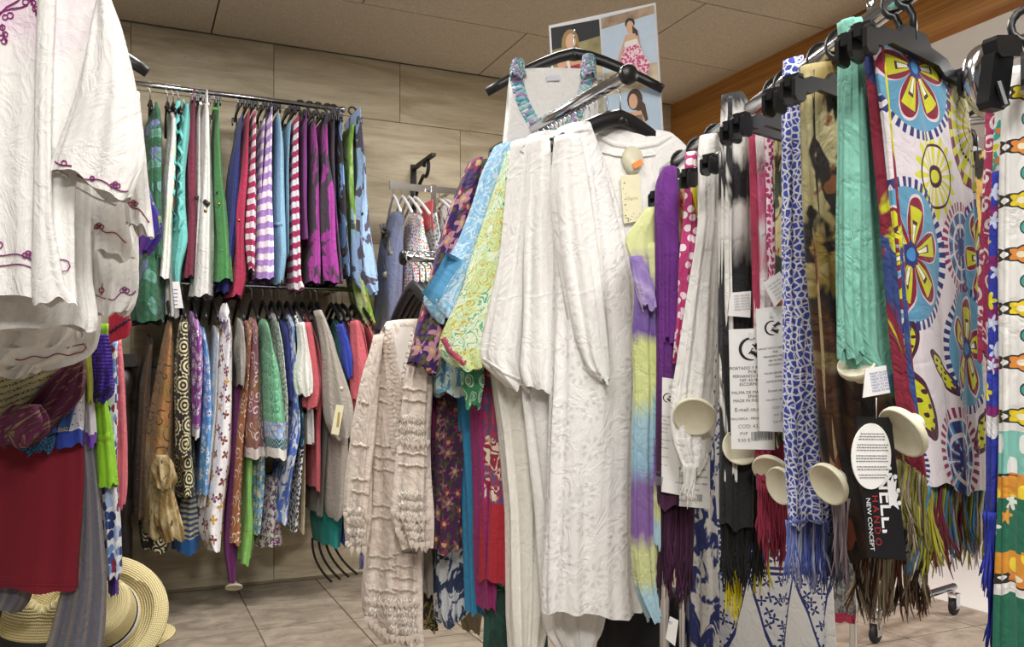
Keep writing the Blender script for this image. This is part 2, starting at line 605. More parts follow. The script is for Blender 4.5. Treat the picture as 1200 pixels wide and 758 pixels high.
def fringe(parent, pts, y, length, mats, per=2, r=.0016, seed=1, spread=.01, name='fringe', depth=.012):
    """twisted strands hanging from a hem line given in pixels; all strands of one colour form one part"""
    rg = random.Random(seed)
    mbs = [MB() for _ in mats]
    per, r = int(per * 2.4), r * .58
    n = len(pts)
    for i in range(n):
        u, v = pts[i]
        yy = y(u) if callable(y) else y
        cdx, cdy = rg.uniform(-spread, spread), rg.uniform(-spread, spread)
        lt = length * rg.uniform(.8, 1.08)
        ci = rg.randrange(len(mats))
        for k in range(per):                       # one tassel: strands drawn together, then splaying
            ox, oy = rg.uniform(-.004, .004), rg.uniform(-depth, depth) * .7
            p = at(u, v - 2, yy)
            Lh = lt * rg.uniform(.72, 1.1)
            a, fq, am = rg.uniform(0, 6.28), rg.uniform(5, 11), rg.uniform(.0012, .0035)
            sx, sy = rg.uniform(-.006, .006), rg.uniform(-.006, .006)
            q = []
            for j in range(9):
                t = j / 8
                g_ = 1 - .75 * math.sin(min(1, t * 1.6) * PI / 2)
                q.append(p + Vector((ox * g_ + (cdx + sx) * t * t + am * t * math.sin(a + fq * t), oy * g_ + (cdy + sy) * t * t + am * t * math.cos(a + fq * .8 * t), -Lh * t)))
            rr = r * rg.uniform(.7, 1.3)
            mbs[ci if rg.random() < .7 else rg.randrange(len(mats))].tube(q, [rr, rr * 1.3, rr * 1.1, rr * 1.3, rr, rr * 1.2, rr, rr * 1.1, rr * .4], 5)
    for mb, m in zip(mbs, mats):
        if mb.v:
            put(name, mb.mesh(), m, parent, kind='stuff')

# ------------------------------------------------------------------ hangers (built once, copied)
def hook_path(rad, stem):
    pts = [Vector((0, 0, -stem))]
    pts.append(Vector((0, 0, -rad * 1.6)))
    for k in range(11):
        a = math.radians(-75 + k * 25)
        pts.append(Vector((0, rad * math.cos(a), rad * math.sin(a))))
    return pts
def make_coat_hanger(name, rail_r, width, mat_hook, thick=.011, drop=.085, stem=.075):
    e = empty(name, (0, 0, 0))
    mb = MB()
    mb.tube(hook_path(rail_r + .003, stem), .0021, 6)
    local('hook', mb.mesh(), mat_hook, e)
    mb = MB()
    ps, rs = [], []
    for i in range(13):
        t = -1 + i / 6
        z = -stem - drop * (abs(t) ** 1.35) + .004
        ps.append(Vector((t * width / 2, 0, z)))
        rs.append(thick * (1.15 - .25 * abs(t)))
    mb.tube(ps, rs, 8, flat=.62)
    mb.tube([Vector((0, 0, -stem - .012)), Vector((0, 0, -stem + .014))], [thick * 1.1, thick * .45], 8)
    local('hanger_body', mb.mesh(), M_BLACK, e)
    return e
def make_clip_hanger(name, rail_r, width, plastic_hook=True, stem=.06):
    e = empty(name, (0, 0, 0))
    mb = MB()
    mb.tube(hook_path(rail_r + (.006 if plastic_hook else .003), stem), .0045 if plastic_hook else .002, 7)
    local('hook', mb.mesh(), M_BLACK if plastic_hook else M_WIRE, e)
    mb = MB()
    w = width / 2
    prof = [(-w, -.012), (-w * .75, -.012), (-w * .62, -.004), (-w * .3, .0), (-w * .2, .012), (w * .2, .012), (w * .3, .0), (w * .62, -.004), (w * .75, -.012), (w, -.012),
            (w, -.026), (w * .6, -.026), (w * .45, -.017), (-w * .45, -.017), (-w * .6, -.026), (-w, -.026)]
    n = len(prof)
    vs = [Vector((x, q, z - stem)) for q in (-.004, .004) for x, z in prof]
    mb.add(vs, [tuple(range(n)), tuple(range(2 * n - 1, n - 1, -1))] + [(i, i + n, (i + 1) % n + n, (i + 1) % n) for i in range(n)])
    local('hanger_body', mb.mesh(), M_BLACK, e, smooth=False)
    for sx in (-1, 1):
        mb = MB()
        for q in (-1, 1):
            mb.bevel_box((sx * (w - .013), q * .0085, -stem - .029), (.025, .005, .030))
        mb.box((sx * (w - .013), 0, -stem - .013), (.012, .022, .006))
        local('clip', mb.mesh(), M_BLACK, e, smooth=False)
    return e
PROTO = {}
def hang(kind, loc, d, label, group=None, roll=0.0):
    """put a hanger of this kind on a rail at loc with its width along direction d"""
    if kind not in PROTO:
        PROTO[kind] = {'wall_shirt': lambda: make_coat_hanger('shirt_hanger', .011, .40, M_WIRE),
                       'wall_clip': lambda: make_clip_hanger('clip_hanger', .011, .30, False, .045),
                       'wall_clip_black': lambda: make_clip_hanger('clip_hanger', .011, .28, True, .05),
                       'arm_slim': lambda: make_coat_hanger('coat_hanger', .017, .24, M_WIRE, .012, .06, .1),
                       'arm_coat': lambda: make_coat_hanger('coat_hanger', .017, .42, M_WIRE, .017, .095, .085),
                       'big_coat': lambda: make_coat_hanger('coat_hanger', .006, .47, M_WIRE, .014, .10, .055),
                       'scarf_clip': lambda: make_clip_hanger('scarf_hanger', .013, .25, True, .058),
                       'scarf_clip_small': lambda: make_clip_hanger('scarf_hanger', .013, .17, True, .062),
                       'arm_mid': lambda: make_coat_hanger('coat_hanger', .017, .31, M_WIRE, .017, .075, .085)}[kind]()
        o = PROTO[kind]
    else:
        o = copy_tree(PROTO[kind])
    o.location = loc
    o.rotation_euler = (0, roll, math.atan2(d.y, d.x))
    if 'group' in o: del o['group']
    tag(o, label, 'hanger', group)
    return o

# ------------------------------------------------------------------ the room
def stone_mat():
    g = G('travertine')
    x, y, z = g.obj()
    r = g.new('ShaderNodeObjectInfo')
    rn = E(g, r.outputs['Random'])
    n1 = g.noise(x * .9, z * 7.0 + rn * 9, 2.4, 5, .6, .7, z=y)
    n2 = g.noise(x * 2.0, z * 30.0 + rn * 9, 3.0, 3, .6, .3, z=y)
    c = g.mix(g.step(n1, .33, .68), '#ab9c7f', '#d6c9ae')
    c = g.mix(g.step(n2, .58, .80) * .6, c, '#8f7a55')
    pits = g.noise(x, z, 60, 2, z=y)
    c = g.mix((pits > .74) * .5, c, '#857451')
    c = g.mix(rn * .12, c, '#b7a88a')
    g.feed(g.bsdf.inputs['Base Color'], c)
    g.bsdf.inputs['Roughness'].default_value = .55
    g.bump(n2 * .5 + pits * .2, .12, .004)
    return g.mat
def ceil_mat():
    g = G('wood_wool_board')
    x, y, z = g.obj()
    n = g.noise(x, y, 95, 4, .7, 2.5)
    n2 = g.noise(x, y, 5, 2)
    c = g.mix(g.step(n, .3, .7), '#a09179', '#e8dcc6')
    c = g.mix(n2 * .25, c, '#bfb097')
    g.feed(g.bsdf.inputs['Base Color'], c)
    g.bsdf.inputs['Roughness'].default_value = .95
    g.bump(n, .8, .004)
    return g.mat
def floor_mat():
    g = G('beige_floor_tile')
    x, y, z = g.obj()
    r = g.new('ShaderNodeObjectInfo')
    rn = E(g, r.outputs['Random'])
    n = g.noise(x + rn * 7, y * 1.6, 6, 5, .6, 1.2)
    n2 = g.noise(x + rn * 3, y, 22, 4, .65, .8)
    c = g.mix(g.step(n, .3, .7), '#7f7366', '#b3a796')
    c = g.mix(g.step(n2, .5, .8) * .5, c, '#6b5f52')
    g.feed(g.bsdf.inputs['Base Color'], c)
    g.feed(g.bsdf.inputs['Roughness'], .28 + n2 * .2)
    return g.mat
def wood_mat():
    g = G('oak_trim')
    x, y, z = g.obj()
    n = g.noise(x * .7, z * 14, 3.0, 4, .6, 1.2)
    n2 = g.noise(x * .4, z * 60, 6, 2)
    c = g.mix(g.step(n, .35, .68), '#c0873f', '#8f5b24')
    c = g.mix(g.step(n2, .5, .8) * .5, c, '#6f4519')
    g.feed(g.bsdf.inputs['Base Color'], c)
    g.bsdf.inputs['Roughness'].default_value = .42
    return g.mat
M_STONE, M_CEIL, M_FLOOR, M_WOOD = stone_mat(), ceil_mat(), floor_mat(), wood_mat()
M_GROUT = solid('grey_grout', '#8b7d6c', .9)
M_WGROUT = solid('wall_joint', '#8d8068', .9)
M_CGAP = solid('ceiling_gap', '#3b342b', .95)
M_WHITE = solid('white_ceiling', '#eceae4', .8)
M_RED = solid('red_wall_paint', '#8e2a2c', .6)
AX = (T2, N2, Vector((0, 0, 1)))
BEAM_T = 2.843
def slab(name, n0, n1, t0, t1, z0, z1, mat, parent=None, kind='structure'):
    mb = MB().box(nt((n0 + n1) / 2, (t0 + t1) / 2, (z0 + z1) / 2), (t1 - t0, n1 - n0, z1 - z0), AX)
    o = put(name, mb.mesh(), mat, parent, kind if parent is None else None, smooth=False)
    return o
def pieces(name, me_size, spots, mat, parent, bev=.0):
    """alike flat pieces sharing one mesh; spots are world centres"""
    mb = MB().box((0, 0, 0), me_size)
    me = mb.mesh()
    me.materials.append(mat)
    for p in spots:
        o = bpy.data.objects.new(name, me)
        COL.objects.link(o)
        o.parent = parent
        o.matrix_parent_inverse = WORLD[parent.name].inverted()
        o.location = p
        o.rotation_euler = (0, 0, TH)
# floor: grout bed with tiles on it, and the paler gallery floor to the right
floor = slab('floor', -2.0, WALL_C + .1, -2.6, 6.2, -.06, -.006, M_GROUT)
W = .362
t_first = None
spots = []
t0 = 0.0
P = at(283, 700, CAMH * 1000 / 263.0)
t0 = (P.x * T2.x + P.y * T2.y) % W
for i in range(-5, 13):
    for j in range(0, 10):
        t, n = t0 + W * (i + .5), WALL_C - .01 - W * (j + .5)
        if t > 3.2: continue
        spots.append(nt(n, t, -.0035))
pieces('floor_tile', (W - .006, W - .006, .007), spots, M_FLOOR, floor)
gal = slab('floor_gallery', -1.0, WALL_C + 4.0, 3.2, 8.2, -.05, .001, solid('white_floor', '#dedbd5', .3))
# back wall: bed plus stone panels
wall = slab('wall_back', WALL_C + .012, WALL_C + .2, -2.6, BEAM_T + .06, 0, CEIL + .1, M_WGROUT)
PW = .611
zs = [(2.225, CEIL - .001), (1.615, 2.225), (1.005, 1.615), (.395, 1.005), (0.0, .395)]
offs = [.008, .008 + .32, .008, .008 + .26, .008]
for (z0, z1), of in zip(zs, offs):
    sp = []
    for i in range(-4, 5):
        a, b = of + PW * i, of + PW * (i + 1)
        if b > BEAM_T: break
        sp.append(nt(WALL_C + .006, (a + b) / 2, (z0 + z1) / 2))
    if BEAM_T - a > .02: pieces('stone_panel', (BEAM_T - a - .003, .012, z1 - z0 - .003), [nt(WALL_C + .006, (a + BEAM_T) / 2, (z0 + z1) / 2)], M_STONE, wall)
    pieces('stone_panel', (PW - .003, .012, z1 - z0 - .003), sp, M_STONE, wall)
red = slab('wall_right_red', WALL_C - .0, WALL_C + .2, BEAM_T + .06, 6.2, 0, 2.45, M_RED)
# ceiling: boards under a dark bed, oak trim at its edge, pale suspended ceiling beyond
ceil = slab('ceiling', -2.0, WALL_C + .1, -2.6, BEAM_T, CEIL + .012, CEIL + .08, M_CGAP)
sp = []
BL, BW = 1.306, .59
for j in range(9):
    of = .341 if j % 2 == 0 else .887
    for i in range(-3, 3):
        t = of + BL * (i + .5)
        if t + BL / 2 > BEAM_T + BL * .7: continue
        sp.append(nt(WALL_C - .01 - BW * (j + .5), t, CEIL + .006))
pieces('ceiling_board', (BL - .007, BW - .007, .014), sp, M_CEIL, ceil)
beam = slab('trim_1', -1.5, WALL_C, BEAM_T, BEAM_T + .06, 2.286, CEIL + .05, M_WOOD)
gl = slab('ceiling_gallery', -1.0, WALL_C + 4, BEAM_T + .06, 8.2, 2.315, 2.36, solid('ceiling_grid', '#cfcdc7', .7))
sp = [nt(.3 + .6 * (j + .5), BEAM_T + .06 + .6 * (i + .5), 2.312) for i in range(8) for j in range(7)]
pieces('ceiling_tile', (.59, .59, .012), sp, M_WHITE, gl)
# dark skirting at the foot of the stone wall
slab('baseboard_back', WALL_C - .006, WALL_C + .002, -2.6, BEAM_T, 0, .012, M_WGROUT)
# ------------------------------------------------------------------ lamps of the room (out of the picture above and behind the camera)
for (lx, ly, lz, ls, lp) in LAMPS:
    mb = MB()
    a = ls / 2 + .03
    ax = (T2, N2, Vector((0, 0, 1)))
    for sx, sy, w, d in ((-1, 0, .03, 2 * a), (1, 0, .03, 2 * a), (0, -1, 2 * a, .03), (0, 1, 2 * a, .03)):
        mb.box(Vector((lx, ly, CEIL - .02)) + T2 * (sx * a) + N2 * (sy * a), (w, d, .035), ax)
    tag(put('ceiling_lamp', mb.mesh(), M_WHITE, None, smooth=False), 'square white ceiling lamp frame on the brown boards', 'lamp', 'square ceiling lamps')
mb = MB().lathe(at(1172, 58, 2.75).xy.to_3d() + Vector((0, 0, 2.306)), (0, 0, -1), [(.085, 0), (.085, .006), (.075, .012), (.06, .010), (.055, .0)], 24)
tag(put('round_downlight', mb.mesh(), M_WHITE), 'round white downlight in the pale ceiling beyond the wood trim', 'lamp')

# ------------------------------------------------------------------ back wall rails
RC = 3.80
def rail_y(u): return depth_on_n(RC, u)
ZU, ZL = 2.16, 1.355
def rail_pt(u, z):
    y = rail_y(u)
    return Vector(((u - 600) / FPX * y, y, z))
a, b = rail_pt(150, ZU), rail_pt(401, ZU)
rack = empty('clothes_rail', (a.x, a.y, 0), 'double chrome clothes rail on the stone back wall', 'clothes rail')
put('upper_rail', MB().tube([a - T2 * .5, b], .011, 12).mesh(), M_CHROME, rack)
put('lower_rail', MB().tube([rail_pt(150, ZL) - T2 * .5, rail_pt(436, ZL)], .011, 12).mesh(), M_CHROME, rack)
for u in (138, 300, 398):
    for z in (ZU, ZL):
        p = rail_pt(u, z)
        put('bracket', MB().tube([p, p + N2 * (WALL_C - RC)], .008, 8).mesh(), M_CHROME, rack)
p = rail_pt(401, ZU)
put('end_cap', MB().lathe(p, T2, [(.011, -.004), (.014, 0), (.014, .01), (.008, .014)], 14).mesh(), M_CHROME, rack)

def wallcloth(name, rows, mat, label, cat, half=.15, f=0.0, parts=None, z=ZU, hanger=None, hu=None, drop=0.0, folds=(7, .012), **kw):
    """a garment on the back wall rail: its width runs out from the wall"""
    um = (rows[0][1] + rows[0][-1]) / 2
    y0 = rail_y(um) - f
    D = N2 * half
    kw.setdefault('near', half * .75)
    if parts:
        e = empty(name, base_of(rows, y0), label, cat, kw.pop('group', None))
        o = cloth('body', rows, y0, mat, e, D=D, folds=folds, drop=drop, **kw)
        parts(e, o, y0)
        return o
    return cloth(name, rows, y0, mat, None, label, cat, D=D, folds=folds, drop=drop, **kw)

def rail_hangers(us, z, kind, label, group):
    for u in us: hang(kind, rail_pt(u, z), N2, label, group)

F = fabric
white_f = F('white_plain', '#e4e1dd')
# ---- prints
m_green_leaf = F('green_leaf', flowers('#2f6145', '#5f8f86', '#4c7f62', 9, 2, .42, '#274f3a', '#6f78a0'))
m_white_pink = F('white_pink_splash', blotch('#e9e4e4', '#dfe7cf', 9, .5, .56, '#e6a9cf', .66, sy=.5))
m_sheer = F('grey_sheer', '#c9c6c2')
m_brown = F('brown_plain', '#5d4034')
m_turq = F('turquoise', '#6cbcb7')
m_maroon = F('maroon', '#6d2038')
m_green = F('grass_green', '#478a4b')
m_navy = F('navy', '#272f78')
m_black = F('black_cloth', '#1c1b20')
m_crimson = F('crimson', '#a3274a')
m_magst = F('magenta_stripe', stripes('#b01f5a', '#eee6ea', .048))
m_lilst = F('lilac_stripe', stripes('#a887cb', '#efeaf3', .052))
m_lblue = F('light_blue', '#84afc8')
m_purple = F('purple_plain', '#813888')
m_camo_p = F('purple_camo', blotch('#433a44', '#a03a96', 6, .50, .52, '#3b343c', .63, sy=.8))
m_camo_d = F('dark_camo', blotch('#433c44', '#4c4450', 6, .5, .52, '#98368c', .60, sy=.7))
m_blk_blue = F('black_blue_patch', blotch('#3a363c', '#7ea4d8', 14, .52, .54))
m_limeprint = F('lime_print', blotch('#cfe39a', '#7fae3a', 12, .45, .55, '#d97b3a', .63, sy=.5))
m_camo_b = F('blue_camo', blotch('#565060', '#9fbde2', 8, .46, .48, '#2c2a33', .68, sy=.9))
PANTS = dict(half=.15)
def button(o, u, v, r, m, e):
    p = stick(o, u, v, .002)
    put('button', MB().lathe(p, Vector((p.x, p.y, 0)) * -1, [(r * .8, -.002), (r, 0), (r * .7, .003)], 10).mesh(), m, e)
def ribbon(o, pts, w, mat, e, name, off=.006, th=.0015):
    """a flat band that lies on a thing along a pixel path"""
    P = [stick(o, u, v, off) for u, v in pts]
    mb = MB().tube(P, w, 6, flat=.35)
    return put(name, mb.mesh(), mat, e)

def p_green(e, o, y0):
    cloth('strap', [(121, 181, 185), (150, 180, 190), (230, 180, 189), (300, 182, 190)], y0 - .16, m_green_leaf, e, D=N2 * .02, folds=(4, .003))
wallcloth('dress', [(127, 176, 188), (145, 166, 190), (200, 168, 190), (250, 164, 189), (300, 158, 190), (345, 153, 190), (376, 153, 191)], m_green_leaf,
          'dark green leaf print dress on the upper wall rail beside the white tunics', 'dress', half=.18, parts=p_green)
wallcloth('blouse', [(122, 195, 208), (150, 196, 207), (210, 190, 206), (260, 187, 203), (300, 184, 202), (326, 182, 200)], m_white_pink,
          'white blouse with pink and lime splashes between green dress and turquoise ruffles', 'blouse', half=.18, drop=.05)
wallcloth('camisole', [(180, 196, 204), (260, 193, 205), (330, 190, 205), (371, 191, 208)], m_sheer,
          'sheer grey-white camisole hanging below the pink splashed blouse', 'camisole', half=.12, f=-.03)
wallcloth('top', [(140, 199, 205), (190, 199, 206), (247, 199, 205)], m_brown, 'narrow dark brown top squeezed beside the turquoise ruffled blouse', 'top', half=.15, f=.01)
def p_turq(e, o, y0):
    rg = random.Random(4)
    for c0 in (0, 1):
        mb = MB()
        pts = []
        for k in range(34):
            v = 118 + k * 4.6
            u = 215 - c0 * 7 - 4 * math.sin(k / 34 * 2.2) + 1.8 * math.sin(k * 1.5 + c0)
            pts.append(stick(o, u, v, .006))
        mb.tube(pts, [.007 + .004 * math.sin(k * 1.7) for k in range(34)], 6, flat=.5)
        put('ruffle', mb.mesh(), m_turq, e)
    pl, og, ex, ez, w, h, n = plate('price_tag', [(202, 330), (210, 330), (215, 361), (205, 361)], y0 - .19, M_CARD, e)
    mb = MB()
    for k in range(5):
        mb.box(og + ex * (w * .5) - ez * (h * (.3 + .14 * k)), (w * .6, .0006, .003), (ex, n, ez))
    put('lettering', mb.mesh(), M_INKB, pl, smooth=False)
wallcloth('blouse', [(113, 213, 221), (128, 209, 223), (150, 207, 222), (200, 205, 216), (240, 203, 217), (283, 201, 222), (310, 199, 212), (333, 201, 210)], m_turq,
          'turquoise blouse with ruffled front and dangling white price tag', 'blouse', half=.17, f=.015, parts=p_turq, drop=.04)
wallcloth('trousers', [(105, 222, 229), (150, 216, 229), (200, 214, 229), (250, 216, 229), (300, 213, 229), (325, 210, 227)], m_maroon,
          'dark maroon trousers next to the turquoise ruffled blouse', 'trousers', **PANTS)
wallcloth('shorts', [(124, 227, 235), (190, 226, 235), (260, 226, 236), (335, 222, 234)], white_f, 'slim white shorts half hidden behind the belted white shorts', 'shorts', half=.13, f=-.02)
m_leather = solid('dark_leather', '#2a211d', .5)
m_brass = solid('brass', '#9b7c44', .35, 1.0)
def p_ws(e, o, y0):
    ribbon(o, [(229, 231), (234, 233), (240, 236), (245, 240)], .011, m_leather, e, 'belt')
    button(o, 241, 247, .007, m_brass, e)
    ribbon(o, [(234, 121), (239, 122), (245, 122)], .007, white_f, e, 'waistband')
wallcloth('shorts', [(107, 236, 243), (130, 234, 245), (200, 233, 247), (230, 231, 248), (290, 226, 248), (320, 224, 248), (346, 220, 248)], white_f,
          'white turn-up shorts with a dark leather belt on the upper wall rail', 'shorts', parts=p_ws, f=.02, half=.15)
def p_gs(e, o, y0):
    button(o, 257, 239, .007, m_brass, e)
    ribbon(o, [(248, 228), (254, 226), (261, 220)], .006, m_black, e, 'belt')
    ribbon(o, [(248, 128), (252, 127), (256, 128)], .006, m_green, e, 'waistband')
wallcloth('shorts', [(119, 250, 255), (160, 247, 257), (210, 248, 260), (235, 249, 264), (280, 250, 268), (328, 248, 271)], m_green,
          'grass green shorts with brass button on the upper wall rail', 'shorts', parts=p_gs, f=.02, half=.15)
wallcloth('trousers', [(135, 276, 283), (160, 272, 282), (200, 266, 280), (262, 262, 276), (342, 252, 268)], m_navy, 'navy blue trousers between green shorts and crimson trousers', 'trousers', **PANTS)
def p_cr(e, o, y0):
    button(o, 272, 265, .006, m_brass, e)
    button(o, 280, 258, .006, m_brass, e)
wallcloth('trousers', [(130, 284, 291), (150, 281, 291), (200, 276, 290), (250, 268, 287), (290, 268, 286), (325, 266, 288), (347, 262, 281)], m_crimson,
          'crimson roll-up trousers with buttoned tabs left of the striped ones', 'trousers', parts=p_cr, f=.01, half=.15)
wallcloth('trousers', [(131, 291, 297), (160, 289, 299), (230, 284, 299), (280, 282, 298), (316, 286, 297)], m_magst,
          'magenta and white striped trousers next to the crimson pair', 'trousers', f=.015, half=.15)
wallcloth('trousers', [(140, 302, 309), (200, 297, 307), (260, 295, 305), (325, 292, 304)], m_lilst, 'narrow lilac striped trousers behind the wider lilac pair', 'trousers', half=.13, f=-.02)
wallcloth('trousers', [(127, 310, 316), (145, 307, 318), (200, 303, 318), (240, 301, 318), (290, 299, 320), (326, 294, 321)], m_lilst,
          'lilac and white striped wide trousers at the front of their pair', 'trousers', f=.025, half=.15)
wallcloth('trousers', [(134, 317, 324), (160, 317, 331), (220, 316, 332), (260, 315, 334), (300, 318, 335), (331, 316, 330)], m_lblue,
          'light blue cargo trousers between lilac and magenta stripes', 'trousers', f=.01, half=.15, parts=lambda e, o, y0: ribbon(o, [(318, 262), (324, 263), (330, 262)], .009, m_lblue, e, 'pocket_flap'))
wallcloth('trousers', [(142, 332, 339), (150, 330, 338), (200, 328, 336), (300, 329, 336)], m_lblue, 'second light blue pair tucked behind the magenta striped trousers', 'trousers', half=.13)
wallcloth('trousers', [(138, 338, 347), (170, 335, 348), (230, 333, 350), (280, 334, 351), (330, 335, 351), (338, 336, 356)], m_magst,
          'magenta and white striped trousers next to plain purple cloth', 'trousers', f=.02, half=.15)
wallcloth('trousers', [(131, 350, 354), (170, 347, 356), (230, 346, 356), (280, 349, 357)], m_purple, 'plain purple trousers right of the magenta stripes', 'trousers', **PANTS)
wallcloth('trousers', [(140, 356, 366), (180, 357, 371), (230, 355, 373), (290, 354, 373), (331, 352, 373)], m_camo_p, 'purple and charcoal patterned trousers beside plain purple pair', 'trousers', f=.005, half=.15)
wallcloth('trousers', [(136, 372, 378), (180, 369, 381), (230, 365, 392), (290, 366, 392), (331, 370, 396)], m_camo_p, 'bunched purple and charcoal trousers in the middle of the patterned group', 'trousers', f=.02, half=.15, folds=(9, .02))
wallcloth('trousers', [(128, 380, 388), (180, 374, 390), (215, 374, 392), (331, 382, 401)], m_camo_d, 'charcoal trousers with purple patches at the right of the patterned group', 'trousers', f=.0, half=.15)
wallcloth('trousers', [(129, 388, 393), (170, 387, 398), (230, 390, 402), (322, 396, 407)], m_blk_blue, 'thin black trousers with pale blue patches beside the lime print', 'trousers', f=-.01, half=.14)
wallcloth('dress', [(146, 401, 411), (170, 396, 411), (230, 397, 412), (280, 402, 416), (335, 407, 428), (380, 419, 438)], m_limeprint, 'long lime green print dress reaching below the upper wall rail', 'dress', f=-.03, half=.15)
wallcloth('trousers', [(127, 409, 416), (160, 411, 419), (200, 413, 425), (240, 405, 430), (290, 405, 434), (325, 407, 440), (343, 420, 441)], m_camo_b,
          'pale blue and grey camouflage trousers at the right end of the upper rail', 'trousers', f=.03, half=.15, folds=(8, .02))
def rail_hangers(items, z, kind, what):
    for u, held in items: hang(kind, rail_pt(u, z), N2, what + ' holding the ' + held)
rail_hangers([(176, 'dark green leaf dress'), (196, 'pink splashed white blouse'), (203, 'narrow brown top'), (209, 'turquoise ruffled blouse')], ZU, 'wall_shirt', 'black hanger on the upper rail')
rail_hangers([(225, 'maroon trousers'), (232, 'slim white shorts'), (240, 'belted white shorts'), (252, 'grass green shorts'), (279, 'navy trousers'), (287, 'crimson trousers'),
              (294, 'magenta stripes beside crimson'), (305, 'narrow lilac stripes'), (313, 'wide lilac striped trousers'), (320, 'light blue cargo trousers'), (335, 'second light blue pair'),
              (342, 'magenta stripes beside plain purple')], ZU, 'wall_clip', 'wire hook clip hanger')
rail_hangers([(352, 'plain purple trousers'), (363, 'left purple and charcoal pair'), (373, 'bunched purple and charcoal pair'), (384, 'charcoal pair with purple patches'), (391, 'thin black and blue pair'), (413, 'blue camouflage trousers')], ZU, 'wall_clip_black', 'black plastic clip hanger')

# ---- lower rail
def orange_tunic(g, u, v):
    s_, t = g.uv('ST')
    top = swirls('#b07c4a', '#4f3d2e', 10, .9, '#94703f', .88)(g, u, v)
    low_ = blotch('#c9b98c', '#8f7340', 14, .40, .62, '#4f3c2a', .62, sy=.5)(g, u, v)
    return g.mix(g.step(t + (g.noise(u, v, 12, 2) - .5) * .4, .52, .72), top, low_)
m_orange_br = F('orange_brown_swirl', orange_tunic)
m_creamscarf = F('cream_scarf', blotch('#bfae82', '#8a6c3c', 18, .42, .60, '#54402c', .60, sy=.5))
m_rings = F('black_cream_rings', rings('#2a2422', '#d9cfa6', 13, 30))
m_stripeblue = F('blue_fine_stripe', stripes('#3d5a86', '#c9c4a8', .016))
m_blue_trim = F('blue_trim', '#1f5d9c')
m_pflower = F('purple_daisy', flowers('#8d3c9e', '#eee2f4', '#7a2f8a', 26, 12, .46))
m_bflower = F('blue_daisy', flowers('#5b9bd6', '#e6eef8', '#3f7fc0', 26, 12, .46))
m_butter = F('butterfly', lambda g, u, v: (lambda r, a, c1, c2: g.mix((r < .30 * g.abs(g.sin(a * 2 + 1.2 + c1 * 6)) + .05), '#eeebee', g.mix(c1 > .6, g.mix(c2 > .5, '#7a3b34', '#c49a3a'), g.mix(r < .14, '#5d4560', '#c07a90'))))(*g.motif(u, v, 17, .9)))
m_greylt = F('grey_light', '#aba79f')
m_mauve = F('mauve_swirl', swirls('#8f5668', '#e8cfd0', 17, .8, '#96694a', .5))
m_orswirl = F('orange_swirl', swirls('#a8673f', '#ecd6bf', 17, .8, None, .5))
m_mint = F('mint_paisley', hem(paisley('#7cc096', '#3f7f66', 24), [(.74, .86, flowers('#8fb0d8', '#f0ead8', '#c9b03a', 40, 8, .45, None, '#8a3f80')), (.86, .93, zigzag('#5b2a70', '#6fc0a0')), (.93, 1.1, '#e5e2dc')]))
m_lime = F('lime_plain', '#8cc768')
m_blufl = F('blue_floral_white', blotch('#dfe6f2', '#4f74c9', 24, .47, .52, '#27357f', .64))
m_blue_fl2 = F('blue_tile_floral', flowers('#7fa8cc', '#efe6b8', '#d7b23a', 26, 7, .4, '#3f7f6a'))
m_whitepat = F('white_multi', flowers('#e9e4e0', '#8a6a9a', '#c0504a', 40, 5, .34, '#7f9f6a'))
m_plumfl = F('plum_floral', flowers('#dcd2cf', '#7d4a80', '#5c2f52', 30, 5, .46, '#56704a'))
m_spots = F('black_spots', multi(['#15171c', '#1d2430'], 60, .9, '#e4e2dc', .42))
m_tealpat = F('teal_pattern', blotch('#1f4d63', '#0f1d2c', 30, .45, .52, '#6fb0c4', .62))
m_creamor = F('cream_orange', blotch('#e6dcc0', '#d9a35c', 30, .58, .66))
m_whitejk = F('white_jacket', '#e4e1dc')
m_coral = F('coral', '#c95f69')
m_dgrey = F('dark_grey', '#6f6a66')
m_linen = F('grey_linen', '#a59d94')
m_teal = F('teal_cloth', '#1f8a86')
m_royal = F('royal_blue', '#2a3fa6')
m_mauvept = F('purple_mauve', '#8a3f84')
SH = dict(half=.19, z=ZL, drop=.06)
LO = lambda *a, **k: wallcloth(*a, **{**SH, **k})
LO('blouse', [(388, 172, 180), (450, 162, 176), (520, 158, 174), (605, 155, 172)], F('brown_sheer', '#5f4630'), 'shadowed sheer brown blouse at the far left of the lower rail', 'blouse', f=-.08)
def p_or(e, o, y0):
    cloth('scarf_tail', [(560, 188, 199), (580, 185, 204), (605, 182, 211), (633, 192, 215)], y0 - .17, m_creamscarf, e, D=N2 * .03, folds=(9, .018))
    cloth('scarf_knot', [(533, 182, 196), (545, 177, 203), (560, 178, 204), (572, 184, 200)], y0 - .185, m_creamscarf, e, D=N2 * .03, folds=(8, .02))
LO('tunic', [(372, 195, 201), (400, 189, 203), (450, 181, 204), (500, 173, 204), (540, 166, 203), (585, 164, 203), (612, 166, 200), (630, 170, 190)], m_orange_br,
   'orange-brown silky tunic with knotted cream scarf, left end of the lower rail', 'tunic', parts=p_or, f=.02)
LO('skirt', [(590, 164, 196), (620, 163, 200), (646, 166, 199)], m_rings, 'black and cream ringed skirt hem below the orange-brown tunic', 'skirt', f=-.03, half=.14, drop=0)
def p_rings(e, o, y0):
    cloth('sleeve', [(378, 210, 220), (420, 205, 221), (470, 204, 222), (520, 205, 224), (535, 206, 222)], y0 - .17, m_rings, e, D=N2 * .05, folds=(5, .006))
